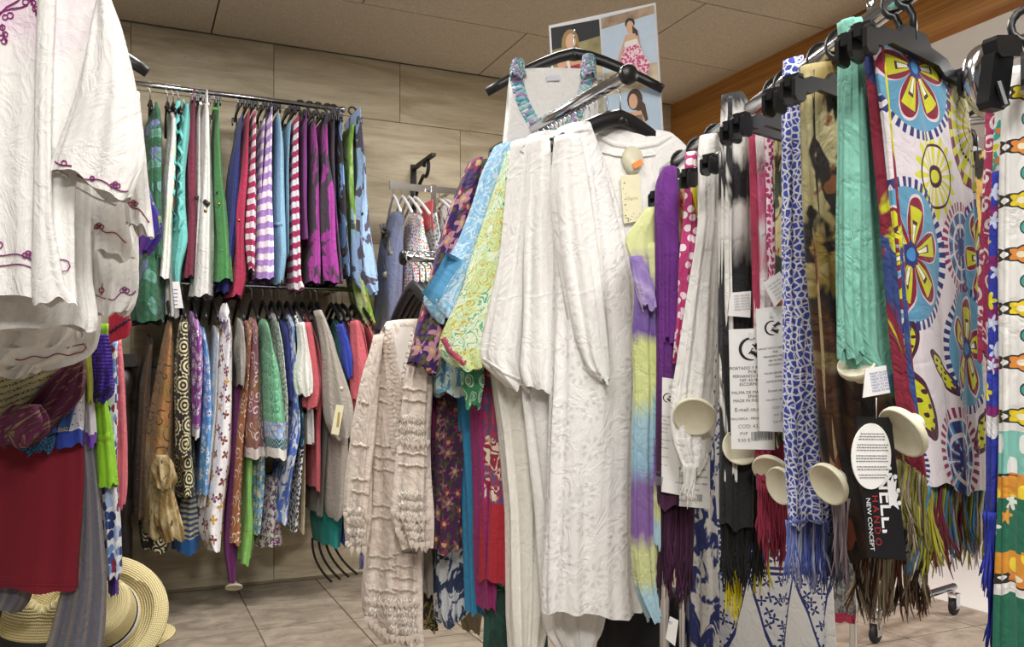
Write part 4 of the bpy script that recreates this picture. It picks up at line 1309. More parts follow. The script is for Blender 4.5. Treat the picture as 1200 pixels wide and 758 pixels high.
# ------------------------------------------------------------------ cream lace dress on the side arm
def lace_col(g, u, v):
    n = g.vor(u, v, 90, 'DISTANCE_TO_EDGE', .7)
    d = E(g, n.outputs['Distance'])
    return g.mix(g.step(d, .10, .22), '#c9bbae', '#efe6db')
m_lacecloth = F('lace_ground', lambda g, u, v: g.mix(g.step(g.noise(u, v * 2, 40, 3), .4, .62), '#d9cabd', '#e9ddd1'), wr=.6)
m_lace = F('crochet_lace', lace_col, wr=.5, relief=lambda g, u, v: g.step(E(g, g.vor(u, v, 90, 'DISTANCE_TO_EDGE', .7).outputs['Distance']), .05, .25) * .5)
LY = 2.30
rows = [(376, 452, 496), (395, 442, 504), (430, 437, 503), (500, 432, 500), (570, 434, 497), (640, 431, 493), (700, 427, 493), (728, 430, 492), (748, 450, 491)]
le = empty('lace_dress', base_of(rows, LY), 'cream lace dress with crochet sleeves on a black hanger', 'dress')
DL = N2 * .10
lb = cloth('body', rows, LY, m_lacecloth, le, D=DL, folds=(9, .018), nphi=56)
ls = cloth('sleeve', [(392, 438, 450), (440, 425, 444), (500, 413, 438), (560, 406, 434), (610, 404, 431), (642, 409, 428)], LY - .03, m_lacecloth, le, D=N2 * .05, folds=(7, .014))
rs = cloth('sleeve', [(392, 484, 506), (440, 476, 505), (500, 468, 503), (560, 462, 503), (600, 458, 504), (640, 472, 502)], LY - .13, m_lacecloth, le, D=N2 * .045, folds=(7, .014))
band(lb, [(453, 382), (456, 400), (460, 420), (463, 445), (465, 480), (466, 525)], 10, m_lace, le, 'lace_trim', ruff=.3, lift=.006)
band(lb, [(488, 384), (482, 410), (476, 435), (469, 462)], 9, m_lace, le, 'lace_trim', ruff=.3, lift=.006, seed=3)
def lace_edge(o, pts, w, h, par, hang_=True, seed=0):
    """a row of small pointed crochet lobes along a pixel path"""
    P = []
    for (a, b), (c, d) in zip(pts[:-1], pts[1:]):
        m = max(1, int(math.hypot(c - a, d - b) / w))
        P += [(a + (c - a) * k / m, b + (d - b) * k / m) for k in range(m)]
    P.append(pts[-1])
    mb = MB()
    rg = random.Random(seed)
    for u, v in P:
        y0 = stick(o, u, v - 3, .006).y
        hh, j = h * rg.uniform(.85, 1.2), rg.uniform(-1.2, 1.2)
        shape = [(-w * .55, 0), (-w * .62, hh * .4), (-w * .3, hh * .62), (j * .4, hh), (w * .3, hh * .62), (w * .62, hh * .4), (w * .55, 0)]
        top = [at(u + x, v + z, y0 - .004 * math.sin(PI * min(1, z / h))) for x, z in shape]
        cen = at(u, v + hh * .4, y0 - .007)
        n_ = len(top)
        mb.add(top + [cen], [(i, (i + 1) % n_, n_) for i in range(n_)])
    return put('lace_edging', mb.mesh(), m_lace, par)
vs, fs = [], []
for i in range(9):
    t = i / 8
    v = 383 + 78 * t
    ul, ur = 456 + 11 * t, 487 - 18 * t
    for k in range(6): vs.append(stick(lb, ul + (ur - ul) * k / 5, v, .0012))
for i in range(8):
    for k in range(5): fs.append((i * 6 + k, i * 6 + k + 1, i * 6 + k + 7, i * 6 + k + 6))
put('neck_lining', mesh_of(vs, fs), F('lace_lining', '#efe8e2'), le)
def ring(o, v, u0, u1, w, name, mat, sd, dv=0, par=None):
    band(o, [(u0 + (u1 - u0) * k / 6, v + dv * k / 6 + 1.2 * math.sin(k * 2 + sd)) for k in range(7)], w, mat, par or le, name, ruff=.35, lift=.008, seed=sd, n=26)
for k, v in enumerate((452, 468, 520, 534, 548, 590, 604, 650, 664, 690)):
    ring(lb, v, 437 - k * .6, 464, 4, 'ruffle', m_lacecloth, k, 4)
for k, v in enumerate((648, 662, 676, 690)):
    ring(lb, v, 460, 489, 4, 'ruffle', m_lacecloth, k + 20, 2)
for v in (705, 716, 727, 738): ring(lb, v, 457 if v > 726 else 432, 488, 11, 'lace_hem', m_lace, v, 3)
for v in (470, 520, 560, 575): ring(ls, v, 412 if v > 500 else 421, 432, 4, 'ruffle', m_lacecloth, v, 3)
for v in (600, 612, 624, 634): ring(ls, v, 408, 427, 10, 'lace_cuff', m_lace, v, 1)
for v in (455, 468, 530, 544): ring(rs, v, 472 - (v - 455) * .06, 500, 4, 'ruffle', m_lacecloth, v, 2)
for v in (490, 502, 514, 580, 592, 604, 616, 628): ring(rs, v, 468 if v < 600 else 466 + (v - 600) * .3, 499, 10, 'lace_cuff', m_lace, v, 2)
lace_edge(lb, [(450, 388), (453, 420), (456, 450), (458, 490), (461, 525)], 5, 8, le, seed=1)
lace_edge(lb, [(459, 388), (462, 420), (466, 450), (468, 490), (470, 525)], 5, 8, le, seed=2)
lace_edge(lb, [(490, 388), (484, 412), (478, 436), (471, 462)], 5, 8, le, seed=3)
lace_edge(ls, [(407, 634), (412, 640), (420, 642), (427, 640)], 4.5, 13, le, seed=4)
lace_edge(ls, [(405, 600), (413, 604), (422, 605), (430, 603)], 4.5, 9, le, seed=5)
lace_edge(rs, [(461, 596), (472, 603), (486, 606), (501, 603)], 5, 11, le, seed=6)
lace_edge(rs, [(466, 618), (476, 630), (488, 636), (501, 634)], 5, 13, le, seed=7)
lace_edge(rs, [(467, 512), (478, 516), (490, 517), (501, 515)], 5, 11, le, seed=8)
lace_edge(lb, [(430, 722), (440, 731), (450, 736)], 5, 13, le, seed=9)
lace_edge(lb, [(454, 742), (466, 745), (478, 745), (489, 742)], 5, 12, le, seed=10)
lace_edge(lb, [(430, 700), (445, 704), (460, 706), (476, 706), (489, 703)], 5, 9, le, seed=11)
h = hang('arm_coat', at(484, 302, 2.37), N2, 'black hanger on the small knobbed side arm inside the lace dress')
h2 = hang('arm_coat', at(492, 303, 2.40), N2, 'black hanger beside the lace dress on the knobbed side arm', 'spare hangers on the side arm')
for u in (499, 506, 513):
    hang('arm_coat', at(u, 303, 2.385 + (u - 472) * .0013), N2, 'black hanger beside the lace dress on the knobbed side arm', 'spare hangers on the side arm')
cloth('blouse', [(372, 496, 506), (400, 492, 512), (520, 488, 510)], 2.46, F('mustard_purple', blotch('#b7a55c', '#9a3f7c', 20, .5, .55)), None, 'mustard and purple blouse glimpsed behind the lace dress neckline', 'blouse', D=N2 * .1)
cloth('trousers', [(376, 462, 474), (450, 445, 458), (560, 426, 438), (640, 422, 434), (668, 421, 431)], 2.48, F('violet_lace', blotch('#5a4f8a', '#8a82b0', 40, .5, .55)), None, 'violet patterned trouser leg behind the lace sleeve', 'trousers', D=N2 * .05)

# ------------------------------------------------------------------ white sleeveless top hung in front of the poster
ty = 2.28
tank_rows = [(84, 598, 699), (100, 595, 700), (130, 592, 701), (170, 588, 703), (240, 584, 704), (330, 580, 706)]
tk = empty('sleeveless_top', base_of(tank_rows, ty), 'white sleeveless top with turquoise beaded neckline', 'top')
tb = cloth('body', tank_rows, ty, m_white2, tk, D=(0, .03), folds=(7, .008), nphi=56)
m_bead = F('turquoise_beads', multi(['#a9dbe0', '#cfeaf0', '#6fb4cc', '#bfa0d0', '#86cfc6', '#eaf4f5'], 150, 1.0), wr=1.0, relief=lambda g, u, v: E(g, g.vor(u, v, 150).outputs['Distance']) * -.8)
band(tb, [(604, 86), (608, 105), (615, 125), (626, 145), (640, 157), (656, 158), (670, 146), (680, 125), (687, 100), (690, 84)], 15, m_bead, tk, 'beaded_neckline', lift=.006)
cloth('strap', [(72, 600, 614), (80, 598, 615), (92, 598, 617)], ty - .02, m_bead, tk, D=(0, .03), folds=(4, .002))
cloth('strap', [(67, 682, 697), (78, 681, 699), (92, 680, 699)], ty - .02, m_bead, tk, D=(0, .03), folds=(4, .002))
pl, og, ex, ez, w, hh, n = plate('size_label', [(640, 89), (656, 88), (656, 94), (641, 95)], stick(tb, 648, 92, .006).y, solid('label_cloth', '#dfe3ee', .7), tk)
hb = hang('big_coat', at(673, 40, ty + .0), Vector((1, -.05, 0)), 'black hanger holding the beaded white sleeveless top', roll=0.0)

# ------------------------------------------------------------------ fashion poster on its stand
tlc = at(643, 30, 2.42)
pw, ph = .31, .42
pex = Vector((.905, -.425, .0)).normalized()
pez = Vector((-.06, .0, 1)).normalized()
pn = pex.cross(pez).normalized()
if pn.y > 0: pn = -pn
post_b = tlc + pex * (pw * .52) - pn * .02
ps = empty('poster', (post_b.x, post_b.y, 0), 'fashion photo poster of women in beach dresses standing above the rack', 'poster')
put('stand_pole', MB().tube([Vector((post_b.x, post_b.y, 0)), post_b - up * .02], .007, 8).mesh(), M_CHROME, ps)
put('stand_foot', MB().lathe((post_b.x, post_b.y, 0), (0, 0, 1), [(.12, 0), (.12, .01), (.02, .018)], 24).mesh(), M_CHROME, ps)
card = MB().add([tlc, tlc + pex * pw + up * .008, tlc + pex * pw - pez * ph, tlc - pez * ph] + [q - pn * .006 for q in (tlc, tlc + pex * pw + up * .008, tlc + pex * pw - pez * ph, tlc - pez * ph)],
                [(0, 1, 2, 3), (7, 6, 5, 4), (0, 4, 5, 1), (1, 5, 6, 2), (2, 6, 7, 3), (3, 7, 4, 0)])
cd = put('card', card.mesh(), solid('poster_paper', '#e9eaec', .35), ps, smooth=False)
LAY = [0]
def printed(poly, col, name='printed_shape', parent=None, fn=None):
    LAY[0] += 1
    mb = MB()
    P = [tlc + pex * (x * pw) - pez * (z * ph) + pn * (.0006 + .00012 * LAY[0]) for x, z in poly]
    mb.add(P, [tuple(range(len(P)))])
    m = fn or solid('print_' + col.strip('#'), col, .4)
    return put(name, mb.mesh(), m, parent or cd, smooth=False)
def blob(cx, cz, rx, rz, k=14): return [(cx + rx * math.cos(2 * PI * i / k), cz + rz * math.sin(2 * PI * i / k)) for i in range(k)]
def sandy(name, a, b):
    g = G(name)
    x, y, z = g.obj()
    g.feed(g.bsdf.inputs['Base Color'], g.mix(g.step(g.noise(x, z, 25, 4, z=y), .35, .65), a, b))
    g.bsdf.inputs['Roughness'].default_value = .4
    return g.mat
pk = G('pink_dress_print')
x_, y_, z_ = pk.obj()
pk.feed(pk.bsdf.inputs['Base Color'], pk.mix(pk.noise(x_, z_, 160, 2, z=y_) > .52, '#f0d3da', '#c8447c'))
sky, sand, hay = '#c6d6e8', '#cfc0a4', '#8f8a5e'
# left page
printed([(.02, .02), (.485, .02), (.485, .40), (.02, .40)], hay, 'photo', fn=sandy('hay_field_print', '#a39a70', '#7d774f'))
printed([(.02, .02), (.485, .02), (.485, .13), (.02, .17)], '#34363a')
printed([(.02, .30), (.485, .27), (.485, .40), (.02, .40)], '#d3c5a0', fn=sandy('pale_grass_print', '#d9cba8', '#b9ac84'))
printed(blob(.20, .15, .085, .10), '#a88a5c')
printed([(.24, .12), (.30, .22), (.29, .34), (.22, .36), (.2, .22)], '#96774a')
printed(blob(.205, .135, .05, .055), '#e3b898')
printed([(.06, .24), (.14, .20), (.27, .20), (.31, .27), (.29, .46), (.09, .46)], '#dba98a')
printed([(.12, .30), (.28, .29), (.28, .46), (.10, .46)], '#a33a44', fn=sandy('red_bikini_print', '#b03a48', '#3a2a30'))
printed([(.14, .20), (.17, .20), (.19, .31), (.165, .31)], '#efe9e2')
# right page, upper
printed([(.505, .01), (.99, .005), (.99, .46), (.505, .47)], sky, 'photo')
printed([(.505, .02), (.99, -.004), (.99, .05), (.505, .09)], '#a8937c', fn=sandy('rocks_print', '#b59c80', '#8a7460'))
printed([(.505, .38), (.99, .36), (.99, .47), (.505, .48)], sand, fn=sandy('sand_print', '#d9ccb4', '#b8a688'))
printed(blob(.765, .085, .045, .035), '#2e2a28')
printed(blob(.765, .11, .034, .042), '#e0b493')
printed([(.785, .10), (.83, .14), (.845, .22), (.80, .24), (.785, .16)], '#4a3528')
printed([(.72, .155), (.81, .155), (.815, .20), (.715, .20)], '#e0b493')
printed([(.72, .16), (.735, .16), (.67, .29), (.645, .35), (.625, .34), (.65, .28)], '#dcae8c')
printed([(.80, .17), (.83, .17), (.865, .29), (.85, .31)], '#dcae8c')
printed([(.735, .36), (.80, .34), (.82, .44), (.79, .46)], '#dcae8c')
printed([(.67, .37), (.69, .41), (.66, .43)], '#dcae8c')
printed([(.71, .20), (.82, .19), (.835, .23), (.70, .24)], '#f1ece8')
printed([(.70, .235), (.835, .225), (.88, .31), (.93, .36), (.88, .45), (.83, .44), (.79, .35), (.735, .37), (.70, .405), (.64, .40), (.66, .32)], '#c8447c', 'printed_dress', fn=pk.mat)
# right page, lower
printed([(.505, .48), (.99, .465), (.99, .985), (.505, .985)], '#b9cde0', 'photo')
printed([(.505, .47), (.99, .455), (.99, .51), (.505, .53)], sand, fn=sandy('sand_print_low', '#d9ccb4', '#b8a688'))
printed(blob(.77, .58, .07, .07), '#4a382c')
printed([(.79, .55), (.86, .62), (.88, .72), (.82, .74), (.78, .64)], '#4f3b2c')
printed(blob(.755, .59, .04, .05), '#dcae8c')
printed([(.69, .66), (.82, .655), (.85, .72), (.83, .90), (.68, .90)], '#dcae8c')
printed([(.68, .69), (.83, .68), (.84, .76), (.69, .78)], '#8a8478', fn=sandy('grey_top_print', '#9a9080', '#4f4a46'))
# left page, lower
printed([(.02, .42), (.485, .42), (.485, .98), (.02, .98)], '#d9d4c4', 'photo', fn=sandy('path_print', '#d9d2bd', '#8a8a6a'))
# ------------------------------------------------------------------ scarf rail on the right
RZ = CAMH + .44
def scarf_rail_v(u): return 11 + (1039 - u) * .73
def scarf_rail_pt(u):
    v = scarf_rail_v(u)
    return at(u, v, 440.0 / (437 - v))
HD = Vector((.774, .633, 0)).normalized()           # hangers stand askew on the rail
HN = Vector((-.633, .774, 0)).normalized()
r0, r1 = scarf_rail_pt(1100), scarf_rail_pt(782)
dr = (r1 - r0).normalized()
rk = empty('scarf_rack', (r1.x, r1.y, 0), 'chrome scarf rail running from upper right towards the white tunics', 'clothes rail')
put('rail', MB().tube([r0 - dr * .25, r1 + dr * .02], .0125, 14).mesh(), M_CHROME, rk)
for q in (r0 - dr * .25, r1 + dr * .02):
    put('post', MB().tube([Vector((q.x, q.y, 0)), q], .012, 10).mesh(), M_CHROME, rk)
q = scarf_rail_pt(1020)
put('thumb_screw', MB().tube([q + up * .01, q + up * .024 - dr * .002], [.004, .006], 8).mesh(), M_CHROME, rk)
for u, lab in ((1070, 'large black clip hanger holding the medallion print scarf'), (1054, 'black clip hanger behind it holding the teal scarf'), (985, 'black clip hanger holding the tan animal print scarf'),
               (962, 'black clip hanger holding the blue mosaic scarf'), (921, 'black clip hanger holding the pink and white dyed scarf'),
               (908, 'black clip hanger holding the black and white dyed scarf'), (862, 'black clip hanger holding the plain white scarf'),
               (836, 'black clip hanger holding the pink heart scarf'), (815, 'black clip hanger holding the purple scarf'), (796, 'black clip hanger holding the yellow tie-dye scarf')):
    hang('scarf_clip' if u > 900 else 'scarf_clip_small', scarf_rail_pt(u), HD, lab)

def scarf(name, rows, y, mat, label, parts=None, th=.014, tiltk=.6, folds=(7, .006), cat='scarf', **kw):
    w = np.mean([(r[-1] - r[1]) for r in rows]) / FPX * (y if not isinstance(y, tuple) else y[0])
    kw.setdefault('tilt', w * tiltk)
    D = HN * th
    e = empty(name, base_of(rows, y), label, cat)
    o = cloth('cloth', rows, y, mat, e, D=D, folds=folds, nphi=56, **kw)
    if parts: parts(e, o, y)
    return o
def yarn(name, col): return solid('yarn_' + name, col, .9)
def fr_pts(u0, u1, v0, n, v1=None):
    return [(u0 + (u1 - u0) * k / (n - 1), v0 + ((v1 if v1 is not None else v0) - v0) * k / (n - 1)) for k in range(n)]
def emblem(parent, og, ex, ez, n, cx, cz, s):
    """ringed lizard mark printed on the price cards"""
    mb = MB()
    pts = [og + ex * (cx + s * .52 * math.cos(a)) + ez * (cz + s * .5 * math.sin(a)) for a in [math.radians(70 + 10 * k) for k in range(22)]]
    mb.tube(pts, [s * .02 + s * .06 * math.sin(PI * k / 21) for k in range(22)], 6, flat=.3)
    for dx, dz, sg in ((.12, -.22, 1), (.3, .22, -1)):
        body = [og + ex * (cx + s * (dx - .26 + .11 * k)) + ez * (cz + s * (dz + .1 * math.sin(k * 1.3) * sg)) for k in range(6)]
        mb.tube(body, [s * q for q in (.02, .06, .085, .08, .07, .05)], 6, flat=.5)
        for k in (1, 3, 4):
            p = body[k]
            mb.tube([p, p + ex * s * .05 + ez * s * .13 * sg, p + ex * s * .12 + ez * s * .14 * sg], s * .025, 5)
            mb.tube([p, p + ex * s * .04 - ez * s * .12 * sg], s * .025, 5)
    return put('emblem', mb.mesh(), M_INK, parent)
def price_card(e, px, y, lines=True, short=False, cut='IMPORTADO Y FABRICADO'):
    pl, og, ex, ez, w, h, n = plate('price_card', px, y, M_CARD, e)
    put('fastener', MB().box(og + ex * w * .5 - ez * h * .06 + n * .001, (w * .1, .002, w * .14), (ex, n, ez)).mesh(), M_WPL, pl, smooth=False)
    emblem(pl, og, ex, ez, n, w * .5, -h * .17, w * .5)
    s = w * .098
    z = .34
    for t in ('IMPORTADO Y FABRICADO', 'POR', 'FERNANDO MARTIN', 'NIF: 43140021', 'ESCORPIO S.L.', '', 'PALMA DE MALLORCA', 'SPAIN', 'MADE IN INDONESIA'):
        if t: text_part(t, pl, og + ex * w * .5 - ez * h * z, ex, ez, s, M_INK, align='CENTER')
        z += .034
    text_part('E-mail:', pl, og + ex * w * .06 - ez * h * .69, ex, ez, s * 1.3, M_INK)
    text_part('GRUPOMARTIN', pl, og + ex * w * .42 - ez * h * .69, ex, ez, s * .9, M_INK)
    text_part('MALLORCA - MENORCA - IBIZA', pl, og + ex * w * .5 - ez * h * .76, ex, ez, s * .8, M_INK, align='CENTER')
    text_part('COD: 43.943', pl, og + ex * w * .12 - ez * h * .83, ex, ez, s * 1.25, M_GREY)
    text_part('PVP', pl, og + ex * w * .16 - ez * h * .89, ex, ez, s * 1.15, M_GREY)
    text_part('9.00 \u20ac', pl, og + ex * w * .10 - ez * h * .945, ex, ez, s * 1.15, M_GREY)
    mb = MB()
    rg = random.Random(2)
    x = .42
    while x < .9:
        b = rg.choice((.008, .014, .02))
        mb.box(og + ex * w * x - ez * h * .90, (w * b, .0005, h * .075), (ex, n, ez))
        x += b + rg.choice((.01, .018))
    put('barcode', mb.mesh(), M_GREY, pl, smooth=False)
    return pl

# ---- far end: tie-dye, purple, hearts, white
m_tiedye = F('tie_dye', bands_t([(0, '#cfd496'), (.10, '#d2d69a'), (.16, '#8d7aae'), (.30, '#6a4c94'), (.34, '#c9d08a'), (.46, '#cdd493'), (.52, '#9cbcc9'), (.62, '#8fb4c8'), (.68, '#80629c'), (.79, '#7d5a9a'), (.83, '#c9ce94'), (.90, '#c7cc96'), (.94, '#a7c8d6'), (1.0, '#a4c4d4')], .03))
def p_td(e, o, y):
    cloth('side_fold', [(285, 757, 773), (340, 757, 772), (420, 760, 772), (520, 763, 771), (640, 765, 771)], y - .01, m_tiedye, e, D=HN * .012, folds=(4, .003))
    cloth('corner', [(300, 737, 752), (330, 742, 764), (360, 752, 770)], y - .03, F('violet_dye', blotch('#8f78b8', '#b9a6d4', 20, .4, .6)), e, D=HN * .01, folds=(4, .004))
scarf('scarf', [(243, 758, 776), (262, 744, 776), (282, 728, 775), (296, 738, 774), (340, 745, 773), (400, 741, 772), (450, 744, 771), (520, 741, 770), (600, 741, 770), (650, 742, 770), (692, 747, 770), (726, 763, 771)], 1.66, m_tiedye,
      'yellow and lilac tie-dye scarf in front of the white tunic', p_td, th=.016)
m_violet = F('violet_scarf', '#6b2a84')
m_plum = F('plum_scarf', '#4d1f46')
m_ecru = F('ecru_lining', '#b9a4b4')
def p_pu(e, o, y):
    cloth('fold', [(195, 777, 790), (215, 772, 795), (300, 775, 796), (400, 776, 794)], y - .02, m_violet, e, D=HN * .010, folds=(5, .004))
    fringe(e, fr_pts(774, 812, 592, 16), lambda u: y + .01, .19, [yarn('plum', '#4a1c42'), yarn('plum_dark', '#35142f')], 3, .0028, 3)
    put('price_card_blank', MB().mesh(), M_CARD, e) if False else None
    price_card(e, [(776, 442), (796, 445), (796, 580), (775, 576)], 1.615)
    pl, og, ex, ez, w, h, n = plate('care_label', [(785, 722), (795, 727), (791, 757), (780, 748)], y - .02, M_CARD, e)
    text_part('43', pl, og + ex * w * .1 - ez * h * .3, ex, ez, .008, M_INKB)
scarf('scarf', [(196, 778, 791), (213, 768, 793), (300, 770, 796), (400, 772, 795), (500, 772, 797), (560, 772, 808), (594, 773, 813)], 1.64, F('violet_to_plum', bands_t([(0, '#6b2a84'), (.55, '#652a7c'), (.8, '#4d1f46'), (1, '#431a3c')])),
      'violet scarf with dark plum fringe right of the tie-dye', p_pu)
scarf('scarf', [(222, 789, 802), (260, 790, 803), (300, 791, 803), (380, 790, 802)], 1.645, F('orange_ikat', blotch('#c9582f', '#e8c08a', 30, .5, .55, '#5c2a5a', .6)), 'thin orange print scarf between violet and pink heart scarves', th=.008)
m_hearts = F('pink_hearts', lambda g, u, v: (lambda r, a, c1, c2: g.mix(r < .33 + .05 * g.cos(a * 2), '#c23f7c', '#f3e6ec'))(*g.motif(u, v, 42, .8)))
scarf('scarf', [(178, 804, 815), (250, 802, 819), (300, 798, 819), (360, 795, 814), (420, 790, 806)], 1.60, m_hearts, 'pink scarf scattered with white dots', th=.01)
scarf('scarf', [(198, 814, 826), (225, 812, 827), (252, 819, 825)], 1.585, F('yellow_cloth', '#d9cf1f'), 'small bright yellow scarf corner beside the pink dots', th=.008)
m_white_sc = F('white_scarf', lambda g, u, v: (lambda s, t: g.mix((g.abs(g.sin(t * 70)) < .35) * g.band(s + g.sin(t * 70) * .03, .80, .84), '#e6e3df', '#3f3f52'))(*g.uv('ST')))
def p_ws2(e, o, y):
    security_disc(e, stick(o, 814, 488, .018), Vector((-.25, -.8, -.45)), .0385)
    pc = price_card(e, [(798, 482), (832, 484), (832, 596), (796, 593)], y + .025)
    fringe(e, fr_pts(803, 812, 545, 5), lambda u: y - .02, .075, [yarn('white', '#e6e3de')], 3, .0026, 8, spread=.003)
scarf('scarf', [(158, 822, 840), (172, 819, 843), (220, 819, 842), (260, 820, 841), (330, 810, 839), (400, 800, 839), (470, 789, 838), (515, 788, 836), (535, 796, 828), (550, 801, 815)], 1.55, m_white_sc,
      'plain white scarf with round security tag and price card', p_ws2, th=.016, folds=(8, .008))
# ---- black/white and pink dyed pair
m_bw = F('black_white_dye', bands_t([(0, '#2a2a2c'), (.015, '#2c2c2e'), (.05, '#d9d5d0'), (.14, '#d6d2cd'), (.17, '#1f1f22'), (.24, '#202023'), (.27, '#cfccc8'), (.33, '#c9c6c2'), (.40, '#1b1b1e'), (1, '#17171a')], .04))
def p_bw(e, o, y):
    s = cloth('fold', [(116, 846, 858), (160, 844, 858), (300, 843, 857), (420, 844, 860), (560, 847, 862)], y - .015, F('bw_strip', blotch('#e0ddd8', '#232326', 14, .47, .52, sy=.35)), e, D=HN * .010, folds=(4, .003))
    pl, og, ex, ez, w, h, n = plate('care_label', [(856, 343), (880, 341), (879, 372), (853, 370)], stick(o, 868, 357, .016).y, M_CARD, e)
    for k in range(6): text_part('100% VISCOSE' if k < 5 else 'MADE IN INDIA', pl, og + ex * w * .12 - ez * h * (.2 + .12 * k), ex, ez, .0042, M_GREY)
    price_card(e, [(854, 386), (905, 384), (908, 527), (857, 526)], 1.365)
    security_disc(e, at(869, 523, 1.40), Vector((-.25, -1, .25)), .031)
    fringe(e, fr_pts(847, 892, 612, 20), lambda u: y, .11, [yarn('black', '#121214')], 3, .0022, 5)
    fringe(e, fr_pts(852, 868, 640, 5), lambda u: y + .04, .125, [yarn('yellow', '#d6c81c')], 3, .0022, 6, spread=.004)
    fringe(e, fr_pts(885, 900, 640, 3), lambda u: y + .05, .09, [yarn('yellow', '#d6c81c')], 2, .0022, 7, spread=.004)
scarf('scarf', [(110, 848, 868), (125, 846, 880), (200, 845, 884), (300, 845, 886), (400, 844, 888), (500, 847, 892), (560, 846, 893), (616, 846, 893)], 1.43, m_bw,
      'black and white dyed scarf with black fringe and price card', p_bw, th=.016)
m_pinkdye = F('pink_white_dye', bands_t([(0, '#e3dcdb'), (.10, '#ded4d4'), (.15, '#c05f80'), (.26, '#bd5a7c'), (.30, '#d9d0d2'), (.38, '#c9959f'), (.44, '#dcd3d4'), (.55, '#dad0d2'), (.62, '#b03a5c'), (.75, '#a02c4c'), (1, '#8d2840')], .03))
def p_pk(e, o, y):
    cloth('edge_fold', [(145, 878, 883), (300, 882, 888), (480, 886, 892), (560, 890, 897)], y - .012, F('crimson_edge', '#a5304f'), e, D=HN * .006, folds=(3, .002))
    price_card(e, [(886, 362), (918, 358), (918, 506), (890, 505)], 1.345)
    security_disc(e, at(903, 551, 1.36), Vector((-.45, -.55, -.5)), .030)
    pl, og, ex, ez, w, h, n = plate('care_label', [(894, 332), (914, 318), (924, 340), (908, 360)], 1.335, M_CARD, e)
    for k in range(5): text_part('VISCOSE 100%', pl, og + ex * w * .1 - ez * h * (.25 + .14 * k), ex, ez, .0035, M_GREY)
    fringe(e, fr_pts(890, 922, 568, 14, 580), lambda u: y - .01, .12, [yarn('crimson', '#8f2a42')], 3, .002, 9)
scarf('scarf', [(140, 878, 904), (200, 881, 911), (300, 884, 916), (400, 885, 918), (500, 888, 920), (572, 890, 921)], 1.385, m_pinkdye,
      'pink and white dyed scarf with crimson fringe', p_pk, th=.012)
scarf('scarf', [(128, 897, 907), (200, 899, 911), (330, 902, 915)], 1.37, F('fuchsia_dots', multi(['#c2387a', '#b0306c'], 110, .9, '#efdfe6', .40)), 'thin fuchsia speckled scarf left of the blue mosaic', th=.008)
scarf('scarf', [(112, 908, 920), (200, 909, 922), (330, 909, 923), (520, 912, 930)], 1.36, F('multi_print', blotch('#d9cfa0', '#3f4a3a', 20, .48, .53, '#c9622f', .6)), 'thin multicolour print scarf left of the blue mosaic', th=.008)
# ---- blue mosaic
def p_mo(e, o, y):
    fringe(e, fr_pts(925, 967, 612, 18), lambda u: y, .095, [yarn('periwinkle', '#7684c4'), yarn('blue_mix', '#3f4fa4'), yarn('pale_blue', '#aab2d6')], 4, .0016, 12, spread=.012)
    security_disc(e, at(915, 569, 1.30), Vector((-.9, -.4, -.2)), .030)
    band(o, [(928, 610), (945, 612), (966, 612)], 5, solid('yarn_periwinkle', '#7684c4', .9), e, 'knotted_edge', ruff=.4)
scarf('scarf', [(68, 923, 936), (82, 920, 940), (200, 918, 946), (300, 919, 950), (400, 920, 957), (500, 921, 963), (614, 925, 968)], 1.25, F('blue_mosaic', mosaic('#3a4aa8', '#dcdde8', 100, .13)),
      'blue scarf with white mosaic pattern and periwinkle fringe', p_mo, th=.016, folds=(5, .006))
scarf('scarf', [(380, 950, 972), (480, 955, 982), (560, 958, 986), (620, 960, 990)], 1.29, F('slate_net', mosaic('#2c3346', '#6f7690', 110, .07)), 'dark slate netted scarf just behind the blue mosaic one',
      lambda e, o, y: fringe(e, fr_pts(962, 992, 620, 14), lambda u: y, .09, [yarn('slate', '#5a637e'), yarn('slate_dark', '#2d3448')], 4, .0017, 14, spread=.012), th=.012)
# ---- tan animal print with long dark lower half
m_animal = F('tan_animal', bands_t([(0, '#8c7a4a'), (1, '#6d5132')]))
def animal(g, u, v):
    s, t = g.uv('ST')
    n = g.noise(u, v * .8, 16, 3, .5, .5)
    base = g.mix(g.step(g.noise(u + 5, v, 9, 3), .42, .6), '#8f7738', '#b3aa80')
    c = g.mix(g.step(n, .50, .54), base, '#211a18')
    c = g.mix(g.step(g.noise(u + 9, v, 24, 2), .64, .67), c, '#7a4a2a')
    return g.mix(g.step(t + (n - .5) * .5, .48, .66), c, g.mix(g.step(g.noise(u * 2, v * .4, 16, 2), .45, .6), '#1c1715', '#5c3a28'))
m_animal = F('tan_animal_print', animal)
def p_an(e, o, y):
    cloth('fold', [(84, 938, 954), (150, 942, 952), (300, 949, 960), (430, 955, 972), (560, 968, 992), (640, 985, 1010)], y - .02, F('animal_edge', blotch('#b9a27a', '#2c221e', 14, .48, .53, '#7a3f30', .6, sy=.4)), e, D=HN * .010, folds=(4, .004))
    security_disc(e, at(971, 567, 1.12), Vector((-.9, -.42, -.40)), .030)
    fringe(e, fr_pts(1002, 1086, 652, 26, 648), lambda u: y, .085, [yarn('taupe', '#8a7d6c'), yarn('dark_brown', '#33261f'), yarn('rust', '#6a4030'), yarn('sand', '#b0a58c')], 4, .0019, 15, spread=.012)
    fringe(e, fr_pts(980, 990, 585, 4), lambda u: y - .03, .11, [yarn('mauve_grey', '#9a8a96')], 3, .0017, 16, spread=.005)
